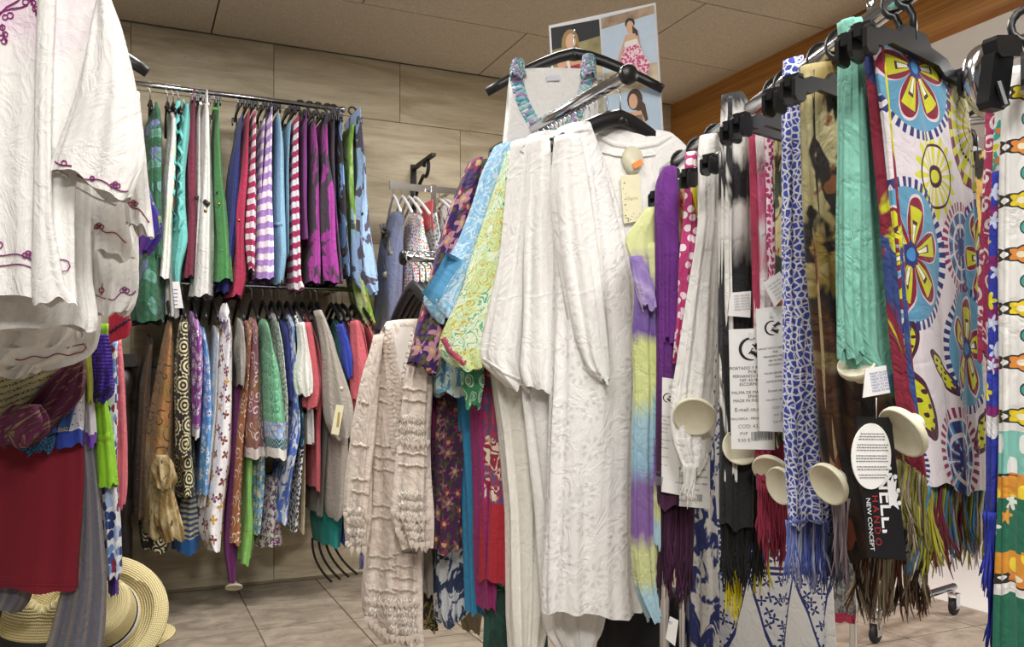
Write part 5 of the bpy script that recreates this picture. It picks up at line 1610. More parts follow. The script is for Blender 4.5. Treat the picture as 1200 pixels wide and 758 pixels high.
scarf('scarf', [(76, 941, 985), (100, 939, 996), (200, 944, 1002), (300, 950, 1010), (420, 960, 1034), (520, 966, 1056), (600, 985, 1078), (655, 998, 1086)], 1.17, m_animal,
      'tan and black animal print scarf with long dark end', p_an, th=.02, folds=(8, .010))
# ---- teal
m_tealsc = F('teal_scarf', '#74b09f')
def p_tl(e, o, y):
    cloth('fold', [(22, 986, 1000), (60, 987, 1004), (150, 986, 1005), (300, 985, 1006), (400, 985, 1008), (418, 986, 1010)], y - .014, m_tealsc, e, D=HN * .008, folds=(4, .004))
    cloth('under_fold', [(70, 1012, 1024), (200, 1016, 1034), (330, 1024, 1050), (455, 1036, 1058)], y + .02, F('shaded_teal', '#3f8273'), e, D=HN * .012, folds=(4, .004))  # same scarf in darker teal: shade of the under fold put into its colour
    pl, og, ex, ez, w, h, n = plate('care_label', [(1014, 432), (1038, 428), (1043, 460), (1011, 466)], y - .02, M_CARD, e)
    for k in range(7): text_part('100% COTTON WASH' if k % 2 else 'MADE IN INDIA', pl, og + ex * w * .14 - ez * h * (.24 + .10 * k), ex, ez, .0036, M_INKB)
    security_disc(e, at(1004, 428, 1.0), Vector((-.6, -.7, .9)), .022)
scarf('scarf', [(24, 986, 1004), (45, 986, 1014), (100, 986, 1020), (200, 986, 1026), (300, 986, 1032), (400, 986, 1040), (416, 988, 1042), (436, 1012, 1040)], 1.0, m_tealsc,
      'pale teal scarf folded over its hanger, white care label below', p_tl, th=.014, folds=(7, .008))
# ---- black swing tag
def swing_tag():
    y = .925
    e = empty('swing_tag', at(1030, 655, y), 'black hanging swing tag with white oval sticker and vertical lettering', 'tag')
    pl, og, ex, ez, w, h, n = plate('card', [(1003, 488), (1044, 489), (1062, 657), (1017, 652)], [y, y + .015, y + .015, y], solid('black_card', '#1b1b1d', .35), e)
    put('string', MB().tube([at(1027, 490, y), at(1027, 466, y - .004)], .0005, 5).mesh(), M_WPL, e)
    c = og + ex * w * .40 - ez * h * .28 + n * .0012
    pts = [c + ex * (w * .56 * math.cos(a)) + ez * (h * .235 * math.sin(a)) for a in [2 * PI * k / 36 for k in range(36)]]
    mb = MB().add([p + n * .0006 for p in pts] + [p - n * .0006 for p in pts], [tuple(range(36)), tuple(range(71, 35, -1))] + [(k, k + 36, (k + 1) % 36 + 36, (k + 1) % 36) for k in range(36)])
    ov = put('oval_sticker', mb.mesh(), M_CARD, e, smooth=False)
    rg = random.Random(9)
    mb = MB()
    for k in range(17):
        if k in (3, 7, 11, 14): continue
        z = .16 - k * .0195
        half = .56 * math.sqrt(max(0, 1 - (z / .235) ** 2)) * .78
        x = -half
        while x < half:
            l = rg.uniform(.03, .09)
            mb.box(c + n * .0009 + ex * (w * (x + l / 2)) + ez * (h * z), (w * l, .0003, h * .006), (ex, n, ez))
            x += l + .02
    put('lettering', mb.mesh(), M_GREY, ov, smooth=False)
    # vertical lettering reads downwards
    dn, rt = (at(1017, 652, y) - at(1003, 488, y)).normalized(), ex
    ez = -dn
    wh, rd = solid('white_print', '#f0f0f0', .5), solid('red_print', '#b03038', .5)
    text_part('NINELLI', pl, og + ex * w * .46 - ez * h * .205, dn, rt, .0275, wh, bold=.0003)
    text_part('H A N D O', pl, og + ex * w * .24 - ez * h * .56, dn, rt, .0115, rd)
    text_part('NEW CONCEPT', pl, og + ex * w * .07 - ez * h * .58, dn, rt, .0080, wh)
    text_part('\u00ae', pl, og + ex * w * .74 - ez * h * .93, dn, rt, .012, rd)
    mb = MB()
    cw = [(.95, .36), (.80, .42), (.92, .45), (.74, .50), (.92, .55), (.80, .60), (.96, .64), (1.0, .60), (.98, .50), (.99, .40)]
    o0 = og + n * .0005
    pts = [(.70, .44), (.80, .46), (.88, .41), (.90, .47), (.98, .45), (.92, .53), (1.0, .56), (.93, .60), (.98, .67), (.82, .635), (.70, .645)]
    mb.add([o0 + ex * w * x - ez * h * z for x, z in pts], [tuple(range(len(pts)))])
    for x, z in ((.95, .43), (1.0, .53), (1.0, .62)):
        mb.lathe(o0 + ex * w * x - ez * h * z, n, [(.0026, -.0001), (.0026, .0002)], 12)
    put('crown_mark', mb.mesh(), wh, pl, smooth=False)
swing_tag()

# ---- medallion scarf: printed medallions laid out over the cloth (ST layer)
MED_ROWS = [(50, 1022, 92, 1127), (75, 1026, 110, 1131), (150, 1035, 170, 1138), (250, 1045, 255, 1144), (350, 1053, 350, 1148), (450, 1062, 450, 1151), (520, 1070, 520, 1153), (572, 1078, 572, 1155)]
def med_pos(u, v):
    best = None
    for k in range(200):
        t = k / 199
        f = t * 522 + 50
        R = np.array(MED_ROWS, float)
        a = [np.interp(f, R[:, 0], R[:, i]) for i in range(4)]
        s = (u - a[1]) / (a[3] - a[1])
        vv = a[0] + (a[2] - a[0]) * s
        if best is None or abs(vv - v) < best[0]: best = (abs(vv - v), s, t)
    return best[1], best[2]
def medallions(g, u, v):
    s, t = g.uv('ST')
    X, Y = s * 105.0, t * 522.0
    c = '#d5cdd2'
    def polar(cu, cv, rx, ry):
        s0, t0 = med_pos(cu, cv)
        p, q = (X - s0 * 105) * (1 / rx), (Y - t0 * 522) * (1 / ry)
        return g.m('SQRT', p * p + q * q), g.m('ARCTAN2', q, p)
    def flower(c, cu, cv, rx, ry, n=6, ph=0.4):
        r, a = polar(cu, cv, rx, ry)
        c = g.mix((r < 1.12) * (g.cos(a * 44) > -.1) * (r > .98), c, '#27306e')
        c = g.mix(r < .98, c, '#5a93b3')
        pc = g.abs(g.cos(a * (n / 2) + ph))
        edge = .92 * g.m('POWER', pc, .45)
        c = g.mix(r < edge, c, '#d9c3cc')
        c = g.mix(r < edge - .05, c, '#7d1630')
        in1 = (pc > .72) * g.band(r, .22, .80)
        c = g.mix((pc + r * -.18 > .66) * g.band(r, .18, .72), c, '#c3c423')
        c = g.mix((pc > .93) * g.band(r, .2, .52), c, '#4a2030')
        c = g.mix((pc > .965) * g.band(r, .2, .46), c, '#e6e2cf')
        return g.mix(r < .18 + .03 * g.cos(a * 8), c, g.mix(r < .1, '#232a70', '#3f86c0'))
    def wheel(c, cu, cv, rx, ry):
        r, a = polar(cu, cv, rx, ry)
        c = g.mix(r < 1, c, '#6a1450')
        c = g.mix((r < .84), c, g.mix(g.cos(a * 20) > -.15, '#ddd3d6', '#c6c828'))
        c = g.mix((r < .98) * (r > .82) * (g.cos(a * 20) < -.3), c, '#c6c828')
        c = g.mix(g.band(r, .56, .61) * (g.cos(a * 48) > -.4), c, '#2c1228')
        c = g.mix(g.band(r, .34, .36), c, '#8a2040')
        return g.mix(r < .17 * (.7 + .4 * g.cos(a * 6)), c, '#7d1630')
    def sun(c, cu, cv, rx, ry):
        r, a = polar(cu, cv, rx, ry)
        c = g.mix(r < 1.1 + .22 * g.cos(a * 16), c, '#c9cb35')
        c = g.mix(r < .93, c, g.mix(g.cos(a * 16) > 0, '#ddd3d6', '#c9cb35'))
        c = g.mix(g.band(r, .90, .98), c, '#43122f')
        c = g.mix(r < .34, c, '#43122f')
        return g.mix(r < .2, c, '#c9cb35')
    def bluewheel(c, cu, cv, rx, ry):
        r, a = polar(cu, cv, rx, ry)
        c = g.mix(g.band(r, 1.05, 1.32) * (g.cos(a * 34) > .0), c, '#8a1f55')
        sp = g.abs(g.cos(a * 5)) < .22
        c = g.mix(r < .98, c, g.mix(g.cos(a * 10) > 0, '#3f82b4', '#27306e'))
        c = g.mix((r < .98) * g.m('MAXIMUM', sp, g.abs(r - .62) < .06), c, '#d9d0d8')
        c = g.mix(g.band(r, .36, .46) * (g.cos(a * 14) > 0), c, '#6a1440')
        return g.mix(r < .26, c, '#252c78')
    def leaf(c, cu, cv, rx, ry, rot):
        s0, t0 = med_pos(cu, cv)
        dx, dy = X - s0 * 105, Y - t0 * 522
        p = (dx * math.cos(rot) + dy * math.sin(rot)) * (1 / rx)
        q = (dy * math.cos(rot) - dx * math.sin(rot)) * (1 / ry)
        r = g.m('SQRT', p * p + q * q)
        c = g.mix(r < 1.0, c, '#42122e')
        return g.mix((r < .74) * (g.sin(q * 16) * g.cos(p * 6) > -.45), c, '#c3c423')
    c = sun(c, 1080, 200, 17, 40)
    c = wheel(c, 1127, 148, 34, 82)
    c = bluewheel(c, 1112, 281, 20, 42)
    c = leaf(c, 1072, 470, 9, 48, -.18)
    c = leaf(c, 1090, 430, 7, 30, -.5)
    c = leaf(c, 1138, 500, 12, 30, .35)
    c = leaf(c, 1060, 395, 7, 30, .1)
    c = flower(c, 1056, 80, 36, 76, 6, .2)
    c = flower(c, 1058, 290, 31, 82, 6, .5)
    c = flower(c, 1138, 293, 24, 68, 6, 0)
    c = flower(c, 1119, 402, 27, 70, 5, .3)
    c = flower(c, 1068, 545, 16, 44, 6, .3)
    c = bluewheel(c, 1111, 530, 20, 46)
    return c
m_med = F('medallion_print', medallions, wr=.25)
e = empty('scarf', at(1110, 572, 1.0), 'white scarf printed with big maroon, yellow and blue medallions', 'scarf')
md = cloth('cloth', MED_ROWS, (1.03, 1.04), m_med, e, D=HN * .013, tilt=.15, folds=(9, .005), nphi=120, nr=70)
m_medroll = F('medallion_edge', blotch('#7d1630', '#c3c423', 16, .55, .58, '#2c3f7a', .58, sy=.4))
cloth('rolled_edge', [(46, 1017, 1027), (75, 1020, 1031), (150, 1028, 1037), (250, 1038, 1046), (350, 1046, 1053), (450, 1055, 1064), (560, 1068, 1080)], .965, m_medroll, e, D=HN * .012, folds=(4, .003))
fringe(e, fr_pts(1080, 1154, 570, 30, 566), lambda u: .975 + (u - 1080) * .0018, .10, [yarn('lime', '#a9a534'), yarn('wine', '#6e1c38'), yarn('white_mix', '#c9c0c6'), yarn('blue', '#3f7fae'), yarn('olive', '#6f6a30')], 4, .0019, 21, spread=.014)
fringe(e, fr_pts(1052, 1080, 540, 12, 560), lambda u: .96, .09, [yarn('lime', '#a9a534'), yarn('olive', '#6f6a30'), yarn('taupe', '#8a7d6c')], 3, .0017, 22, spread=.010)
security_disc(e, at(1058, 506, .935), Vector((-.85, -.26, -.5)), .031)

# ------------------------------------------------------------------ white and navy dress low behind the scarves
def navy_print(g, u, v):
    s, t = g.uv('ST')
    w = g.frac(s * 2.9 + .2) - .5
    tri = (g.abs(w) * 2 < (1.0 - g.step(t, .57, .80))) * g.band(t, .57, .80)
    r, a, c1, c2 = g.motif(u, v, 42, .9)
    leafy = r < .52 * (.55 + .45 * g.cos(a * 4 + c1 * 6))
    ink = '#2b3672'
    body = g.mix(tri, '#dfdedb', g.mix(leafy, '#d9d9dc', ink))
    edge = (g.abs(g.abs(w) * 2 - (1.0 - g.step(t, .57, .80))) < .05) * g.band(t, .57, .80)
    body = g.mix(edge, body, ink)
    band_ = g.mix(leafy, ink, '#dddde2')
    c = g.mix(g.band(t, .45, .535), body, band_)
    for b0 in (.42, .435, .545, .56): c = g.mix(g.band(t, b0, b0 + .009), c, ink)
    return g.mix((t < .3), c, g.mix(leafy, '#dddcda', '#4a5488'))
rows = [(430, 835, 940), (560, 826, 955), (620, 818, 964), (690, 815, 972), (758, 812, 978), (850, 808, 984)]
cloth('dress', rows, 1.95, F('navy_border', navy_print), None, 'white dress with navy blue triangle border behind the scarf fringes', 'dress', D=HN * .05, folds=(10, .014), nphi=72)
cloth('dress', [(500, 800, 836), (620, 806, 838), (700, 812, 836), (800, 813, 838)], 1.9, F('navy_border_edge', blotch('#dcdbd8', '#2b3672', 26, .48, .53)), None, 'second navy and white print dress, just its left fold showing', 'dress', D=HN * .04, folds=(6, .010))
cloth('skirt', [(640, 972, 994), (700, 974, 994), (726, 976, 992)], 2.35, F('grey_knit_red_hem', hem(blotch('#8f8d8a', '#55524f', 80, .45, .55), [(.88, 1.1, '#a3304a')])), None, 'grey knitted hem with red edge right of the navy dress', 'skirt', D=HN * .04)
# low rail that carries them
lr0, lr1 = at(800, 420, 1.93), at(1000, 425, 2.45)
lrk = empty('low_rail', (lr0.x, lr0.y, 0), 'low chrome rail hidden behind the scarves', 'clothes rail')
put('rail', MB().tube([lr0, lr1], .011, 10).mesh(), M_CHROME, lrk)
for q in (lr0, lr1): put('post', MB().tube([Vector((q.x, q.y, 0)), q], .011, 10).mesh(), M_CHROME, lrk)

# ------------------------------------------------------------------ rolling rack further back on the right
ca, cb = at(1026, 745, 3.10), at(1118, 712, 3.46)
ca.z = cb.z = 0
rr = empty('rolling_rack', (ca.x, ca.y, 0), 'rolling rack on small casters on the floor at the right', 'clothes rail')
mid = (ca + cb) / 2
dirb = (cb - ca).normalized()
put('base_bar', MB().tube([ca + up * .115, cb + up * .115], .014, 10).mesh(), M_CHROME, rr)
put('post', MB().tube([mid + up * .115, mid + up * 1.9], .014, 10).mesh(), M_CHROME, rr)
put('top_bar', MB().tube([mid + up * 1.9 - dirb * .1, mid + up * 1.9 + dirb * .6], .014, 10).mesh(), M_CHROME, rr)
M_RUB = solid('black_rubber', '#1d1d20', .6)
for q in (ca, cb):
    side = Vector((dirb.y, -dirb.x, 0))
    w = put('caster_wheel', MB().lathe(q + up * .034 - side * .012, side, [(.008, 0), (.026, 0), (.033, .004), (.033, .020), (.026, .024), (.008, .024)], 20).mesh(), M_RUB, rr)
    put('hub', MB().lathe(q + up * .034 - side * .015, side, [(.010, 0), (.012, .002), (.012, .03)], 14).mesh(), M_CHROME, w)
    mb = MB()
    for sg in (-1, 1): mb.box(q + up * .055 + side * (sg * .016), (.03, .003, .055), (dirb, side, up))
    mb.box(q + up * .085, (.036, .036, .006), (dirb, side, up))
    mb.tube([q + up * .085, q + up * .115], .008, 8)
    put('fork', mb.mesh(), M_CHROME, rr, smooth=False)
cloth('scarf', [(178, 1128, 1160), (300, 1126, 1164), (450, 1124, 1166), (620, 1122, 1168)], 1.62, F('ochre_animal', blotch('#c9a25a', '#2b2420', 14, .5, .54, '#d9d0b8', .6)), None, 'ochre animal print scarf glimpsed between medallion and right edge scarves', 'scarf', D=HN * .02, folds=(7, .01))

hang('scarf_clip_small', at(1143, 142, 1.62), HD, 'small black clip hanger holding the ochre animal print scarf')
# ------------------------------------------------------------------ rack at the right edge of the picture
fy = .93
b0 = at(1148, 92, fy + .16)
fr = empty('loop_rack', (b0.x + .25, b0.y - .05, 0), 'chrome rack with a bent loop end at the right edge', 'clothes rail')
lo_ = []
c0 = at(1160, 96, fy + .12)
for k in range(19):
    a = math.radians(95 + k * 11)
    lo_.append(c0 + Vector((.034 * math.cos(a), .02 * math.cos(a), .036 * math.sin(a))))
ends = [lo_[0] + Vector((.32, -.12, .06)), ]
put('loop', MB().tube(ends + lo_ + [lo_[-1] + Vector((.30, -.10, -.01))], .0105, 12).mesh(), M_CHROME, fr)
pe = c0 + Vector((.30, -.10, 0))
put('post', MB().tube([Vector((pe.x, pe.y, 0)), pe + up * .06], .013, 10).mesh(), M_CHROME, fr)
rb_ = at(1143, 142, 1.62)
put('rear_bar', MB().tube([rb_ - Vector((.01, 0, 0)), Vector((pe.x + .25, 1.5, rb_.z)), Vector((pe.x + .25, pe.y, rb_.z)), Vector((pe.x, pe.y, rb_.z))], .008, 8).mesh(), M_CHROME, fr)
put('post_top', MB().tube([pe, Vector((pe.x, pe.y, rb_.z))], .013, 10).mesh(), M_CHROME, fr)
hang('scarf_clip', at(1208, 28, fy + .02) , Vector((.5, .86, 0)), 'black clip hanger on the loop rack at the right edge')
mb = MB()
kp = at(1166, 95, fy - .06)
mb.bevel_box(kp + Vector((0, 0, .0)), (.030, .014, .060), (Vector((.9, .43, 0)), Vector((-.43, .9, 0)), Vector((.12, 0, 1))))
mb.bevel_box(kp + Vector((.010, .004, .035)), (.045, .016, .022), (Vector((.85, .5, .2)).normalized(), Vector((-.43, .9, 0)), Vector((-.2, 0, 1))))
mb.tube([kp + Vector((-.002, -.01, -.005)), kp + Vector((.002, -.016, -.03))], .004, 8)
tag(put('scarf_clip', mb.mesh(), M_BLACK, None, smooth=False), 'big black clip gripping the white flowered scarf at the right edge', 'clip')
def col_print(g, u, v):
    s, t = g.uv('ST')
    c = '#e4e2de'
    X = s * 60.0
    Y = t * 700.0
    for x0, per, off, n, k1, k2 in ((10, 62, 0, 5, '#e0c81e', '#dd8b3a'), (36, 62, 30, 5, '#dd8b3a', '#e0c81e')):
        yy = g.frac((Y + off) * (1 / per))
        q = (yy - .5) * per
        p = X - x0
        r = g.m('SQRT', p * p + q * q)
        a = g.m('ARCTAN2', q, p)
        alt = g.frac((Y + off) * (.5 / per)) > .5
        e1 = 9.5 * (.84 + .16 * g.cos(a * n))
        c = g.mix(r < e1 + 2.2, c, '#2a2522')
        c = g.mix(r < e1, c, g.mix(alt, k1, k2))
        c = g.mix(r < 3.6, c, '#f0e6c8')
        q2, p2 = (g.frac(yy + .5) - .5) * per, p - 5
        r2 = g.m('SQRT', p2 * p2 * 2.4 + q2 * q2)
        c = g.mix(r2 < 9, c, '#2a2522')
        c = g.mix(r2 < 7.4, c, '#3f9d90')
    # border near the hem
    r, a, c1, c2 = g.motif(u, v, 30, .7)
    bd = g.mix(r < .3 * (.7 + .3 * g.cos(a * 5)), '#1f6a52', g.mix(c1 > .5, '#dd9a3a', '#dfe6dc'))
    c = g.mix(g.band(t, .60, .67), c, g.mix(g.sin(u * 160) * g.sin(v * 120) > .3, '#7fc0b4', '#e8ecea'))
    c = g.mix(g.band(t, .675, .71), c, g.mix(r < .25, '#d9932e', '#f0d23a'))
    c = g.mix(g.band(t, .71, .80), c, bd)
    c = g.mix(g.band(t, .80, .835), c, g.mix(r < .25, '#d9932e', '#f0d23a'))
    return g.mix(t > .87, c, '#1f6a52')
m_col = F('flower_column', col_print, wr=.25)
cloth('scarf', [(78, 1183, 1240), (120, 1177, 1242), (300, 1174, 1246), (500, 1173, 1248), (650, 1172, 1248), (790, 1171, 1248)], fy, m_col, None, 'white scarf with columns of yellow and orange flowers at the right edge', 'scarf', D=HN * .012, tilt=.05, folds=(7, .005), nphi=64)
def bluepur(g, u, v):
    s, t = g.uv('ST')
    r, a, c1, c2 = g.motif(u, v, 36, .7)
    base = g.mix(g.frac(t * 7) > .7, '#2733a0', '#7a1c6c')
    c = g.mix(r < .36 * (.7 + .3 * g.cos(a * 5)), base, g.mix(c1 > .5, '#d9cf2a', '#c9cfe8'))
    c = g.mix(g.band(t, .70, .76), c, '#dad9de')
    c = g.mix(t > .76, c, '#232f96')
    return c
e = empty('scarf', at(1165, 600, fy), 'royal blue and purple scarf left of the flower columns', 'scarf')
bs = cloth('cloth', [(200, 1166, 1178), (300, 1162, 1177), (450, 1159, 1176), (560, 1158, 1176), (610, 1158, 1176)], fy - .01, F('blue_purple_print', bluepur), e, D=HN * .008, folds=(5, .003))
cloth('tail', [(600, 1164, 1175), (650, 1163, 1174), (672, 1164, 1174)], fy - .005, F('royal_tail', '#232f96'), e, D=HN * .006, folds=(4, .002))
cloth('pink_fold', [(660, 1168, 1173), (720, 1166, 1172), (790, 1164, 1172)], fy + .005, F('orchid_fold', '#b0579c'), e, D=HN * .004, folds=(3, .002))
fringe(e, fr_pts(1158, 1163, 602, 3), lambda u: fy - .01, .095, [yarn('royal', '#232f96')], 3, .0018, 31, spread=.004)
fringe(e, fr_pts(1162, 1176, 668, 8), lambda u: fy, .115, [yarn('royal', '#232f96'), yarn('violet', '#4a2f96')], 3, .0018, 32, spread=.006)
cloth('scarf', [(70, 1163, 1176), (90, 1158, 1180), (160, 1156, 1180), (250, 1155, 1172), (330, 1153, 1166), (420, 1154, 1164)], fy + .02, F('raspberry_script', swirls('#b03a62', '#eee4e8', 46, .9, None, .0)), None, 'white and raspberry scroll print scarf by the loop rack', 'scarf', D=HN * .010, folds=(5, .004))
cloth('scarf', [(90, 1172, 1184), (130, 1168, 1186), (220, 1166, 1182), (300, 1164, 1178)], fy + .005, F('teal_yellow_floral', flowers('#e2e2de', '#3fa39a', '#e07a3a', 34, 5, .45, '#d6cf2a', '#4a5fb0')), None, 'white scarf with teal and yellow flowers under the black clip', 'scarf', D=HN * .008, folds=(4, .003))
# ------------------------------------------------------------------ rack at the left: white embroidered tunics above, mixed clothes below
GX = Vector((-.99, 1.6, 0))
gz1, gz2 = 1.76, 1.17
ga, gb = GX + N2 * .0, GX + N2 * .75
lk = empty('tunic_rack', (ga.x, ga.y, gz2), 'chrome two-tier hanging rack carrying the white embroidered tunics', 'clothes rail')
for z, nm in ((gz1, 'upper_rail'), (gz2, 'lower_rail')): put(nm, MB().tube([(ga if z == gz1 else GX + N2 * .45) + up * z, gb + up * z], .0115, 12).mesh(), M_CHROME, lk)
for q, zb in ((ga, gz1), (GX + N2 * .5, gz2), (gb, gz2)): put('drop_rod', MB().tube([q + up * zb, q + up * CEIL], .009, 10).mesh(), M_CHROME, lk)
m_tun = F('tunic_white', '#f0eeeb', wr=.45)
m_tun1 = F('tunic_white_pink', lambda g, u, v: g.mix(g.step(g.noise(u, v, 7, 3), .45, .65) * g.step(g.uv('ST')[1], .38, .08) * .7, '#f0eeeb', '#dca6cf'), wr=.45)
m_emb = solid('purple_thread', '#8d1f74', .6)
m_emr = solid('crimson_thread', '#8f2438', .6)
m_bd = solid('glass_beads', '#5f7f9f', .2)
def wavy(p, q, n=34, amp=2.2, per=4.2, loops=()):
    pts = []
    for k in range(n + 1):
        t = k / n
        u, v = p[0] + (q[0] - p[0]) * t, p[1] + (q[1] - p[1]) * t
        pts.append((u, v + amp * math.sin(t * per * 6.28 / 2)))
    return pts
def curl(cu, cv, r, turns=1.0, ph=0, n=12): return [(cu + r * math.cos(ph + 6.28 * turns * k / n), cv + r * math.sin(ph + 6.28 * turns * k / n)) for k in range(n + 1)]
def trefoil(o, cu, cv, r, mat, parent):
    for k in range(3):
        a = -PI / 2 + (k - 1) * 1.1
        thread(o, curl(cu + r * math.cos(a), cv + r * math.sin(a), r * .8), .0011, mat, parent)
    put('bead', MB().lathe(stick(o, cu, cv, .003), (0, -1, 0), [(.001, -.001), (.0022, 0), (.001, .0015)], 8).mesh(), m_bd, parent)
DT = -N2 * .035
def tunic(rows, sl, y, label, mat, parts, tilt=.0, hemd=None):
    e = empty('tunic', base_of(rows, y), label, 'tunic')
    o = cloth('body', rows, y, mat, e, D=DT, tilt=tilt, folds=(9, .012), nphi=72)
    s = cloth('sleeve', sl, y - .035, mat, e, D=-N2 * .035, folds=(6, .008), nphi=56) if sl else None
    parts(e, o, s)
    return o
def p1(e, o, s):
    thread(s, wavy((64, 189), (84, 196), 16, 1.5, 1.5), .0013, m_emb, e)
    thread(s, curl(75, 191, 3), .0012, m_emb, e)
    thread(s, wavy((87, 203), (150, 224), 40, 2.5, 3), .0011, m_emb, e)
    thread(s, curl(108, 209, 2.6), .0012, m_emb, e)
    trefoil(s, 135, 219, 3.4, m_emb, e)
    band(s, [(66, 200), (80, 207)], 3, m_tun, s, 'cuff_seam')
    band(s, [(88, 219), (112, 232), (136, 241)], 3, m_tun, s, 'cuff_seam')
    thread(o, wavy((-20, 291), (38, 306), 30, 4, 2), .0011, m_emb, e)
    trefoil(o, 33, 301, 4, m_emb, e)
    thread(o, curl(-1, 287, 4), .0012, m_emb, e)
    thread(o, wavy((-20, 306), (40, 315), 30, 3, 2), .0011, m_emb, e)
    thread(o, wavy((42, 296), (80, 309), 24, 3, 1.6) + [(82, 312), (79, 317), (72, 318)] + wavy((70, 318), (42, 308), 20, 2, 1.5), .0011, m_emb, e)
    trefoil(o, 54, 300, 3.6, m_emb, e)
    # neck embroidery
    thread(o, [(-6, 16), (2, 14), (8, 8), (14, 5), (21, 1), (27, -6)], .0014, m_emb, e)
    thread(o, [(-4, 20), (4, 13), (14, 10), (24, 9), (32, 6), (36, -2)], .0014, m_emb, e)
    for cu, cv, r in ((12, 18, 3.5), (6, 20, 3), (30, 2, 3.5), (41, 10, 3), (44, 16, 2.4), (3, 32, 3), (6, 40, 3), (5, 48, 3.4), (1, 44, 3), (39, 3, 3)):
        thread(o, curl(cu, cv, r), .0011, m_emb, e)
    thread(o, [(2, 28), (4, 36), (6, 44), (7, 50)], .0014, m_emb, e)
    thread(o, [(36, -2), (40, 8), (44, 17)], .0014, m_emb, e)
    # front fold
    cloth('front_fold', [(-10, 44, 66), (60, 42, 62), (160, 40, 60), (260, 38, 62), (330, 37, 74), (354, 38, 90)], 1.565, m_tun, e, D=DT * .4, folds=(3, .003))
tunic([(-40, -120, 118), (0, -130, 122), (60, -135, 108), (160, -135, 92), (260, -135, 88), (330, -135, 90), (352, -135, 92)],
      [(2, 112, 131), (40, 104, 144), (80, 96, 155), (120, 86, 162), (160, 72, 167), (185, 62, 196, 168), (198, 62, 238, 151)], 1.6, 'front white tunic with purple thread embroidery at neck, sleeve and hem', m_tun1, p1)
def p2(e, o, s):
    thread(s, wavy((148, 235), (175, 258), 24, 2.5, 2.5), .0013, m_emr, e)
    trefoil(s, 156, 240, 3, m_emr, e)
tunic([(60, -60, 110), (200, -60, 105), (330, -60, 106), (376, -60, 112), (386, -60, 108)],
      [(110, 130, 164), (160, 138, 168), (200, 146, 171), (245, 148, 175), (262, 150, 278, 178)], 1.70, 'white tunic with crimson sleeve embroidery, second from front', m_tun, p2)
def p3(e, o, s):
    thread(s, [(110, 268)] + wavy((116, 266), (148, 282), 26, 2.5, 2.5), .0013, m_emr, e)
    trefoil(s, 116, 267, 3.2, m_emr, e)
    thread(o, wavy((0, 372), (92, 377), 50, 1.8, 9), .0011, m_emr, e)
    thread(o, wavy((93, 358), (98, 368), 8, 1, 1), .0012, m_emr, e)
    trefoil(o, 97, 355, 2.6, m_emr, e)
tunic([(120, -60, 104), (260, -60, 102), (350, -60, 102), (392, -60, 88), (404, -60, 74)],
      [(215, 100, 145), (250, 106, 152), (280, 107, 155), (296, 106, 304, 154)], 1.80, 'white tunic with short embroidered sleeve in the middle of the stack', m_tun, p3)
def p4(e, o, s):
    thread(o, wavy((127, 350), (159, 341), 26, 3, 3), .0013, m_emb, e)
    trefoil(o, 146, 342, 3.2, m_emb, e)
    thread(o, curl(119, 340, 3), .0012, m_emr, e)
    thread(o, [(120, 332), (119, 345), (112, 346), (124, 350)], .0012, m_emr, e)
tunic([(240, 96, 162), (280, 100, 160), (330, 104, 160), (358, 104, 160), (368, 108, 148)], None, 1.90, 'white tunic panel with purple flower embroidery near the green dress', m_tun, p4)
def p5(e, o, s):
    thread(o, wavy((18, 421), (88, 414), 40, 1.6, 5) + [(97, 412), (101, 407), (98, 403), (88, 405), (78, 408)], .0013, m_emr, e)
    cloth('front_fold', [(280, 88, 104), (340, 86, 100), (380, 85, 98), (394, 88, 98)], 1.86, m_tun, e, D=DT * .5, folds=(4, .004))
tunic([(200, -60, 108), (330, -60, 112), (380, -60, 118), (412, -60, 112), (418, -60, 424, 108), (430, -60, 60)], None, 1.97, 'lowest white tunic hem with crimson scroll at the bottom of the stack', m_tun, p5)
tunic([(300, -60, 70), (420, -60, 60), (440, -60, 40)], None, 2.02, 'rearmost white tunic peeping out below the stack', m_tun, lambda e, o, s: None)
for k, (nn, lab) in enumerate(((.0, 'black hanger in the front white tunic, out of sight above'), (.11, 'black hanger in the second white tunic'), (.22, 'black hanger in the third white tunic'), (.33, 'black hanger in the fourth white tunic'))):
    hang('arm_mid', GX + N2 * nn + up * gz1, Vector((1, .12, 0)), lab)
hang('arm_coat', at(70, -8, 2.22), T2, 'black hanger with its tip showing right of the white tunics')
# coloured sleeves beside the tunics
cloth('blouse', [(150, 120, 158), (232, 150, 176), (258, 156, 190), (275, 156, 190), (296, 157, 172)], 2.1, F('violet_green_print', blotch('#3f2f9a', '#5a2f8a', 16, .45, .5, '#7fae3a', .6)), None, 'violet and green print sleeve beside the white tunics', 'blouse', D=-N2 * .03)
e = empty('blouse', at(140, 400, 2.15), 'red sleeve with navy zigzag braid below the white tunics', 'blouse')
rb = cloth('body', [(372, 127, 358, 148), (380, 127, 366, 151), (392, 127, 380, 154), (403, 129, 393, 152)], 2.15, F('red_cotton', '#b0203a'), e, D=-N2 * .012, hemw=.001, folds=(4, .002))
thread(rb, [(128 + 2.2 * k, 390 - 1.5 * k + (1.6 if k % 2 else -1.6)) for k in range(12)], .0028, solid('navy_braid', '#22284f', .8), e, 'ricrac')
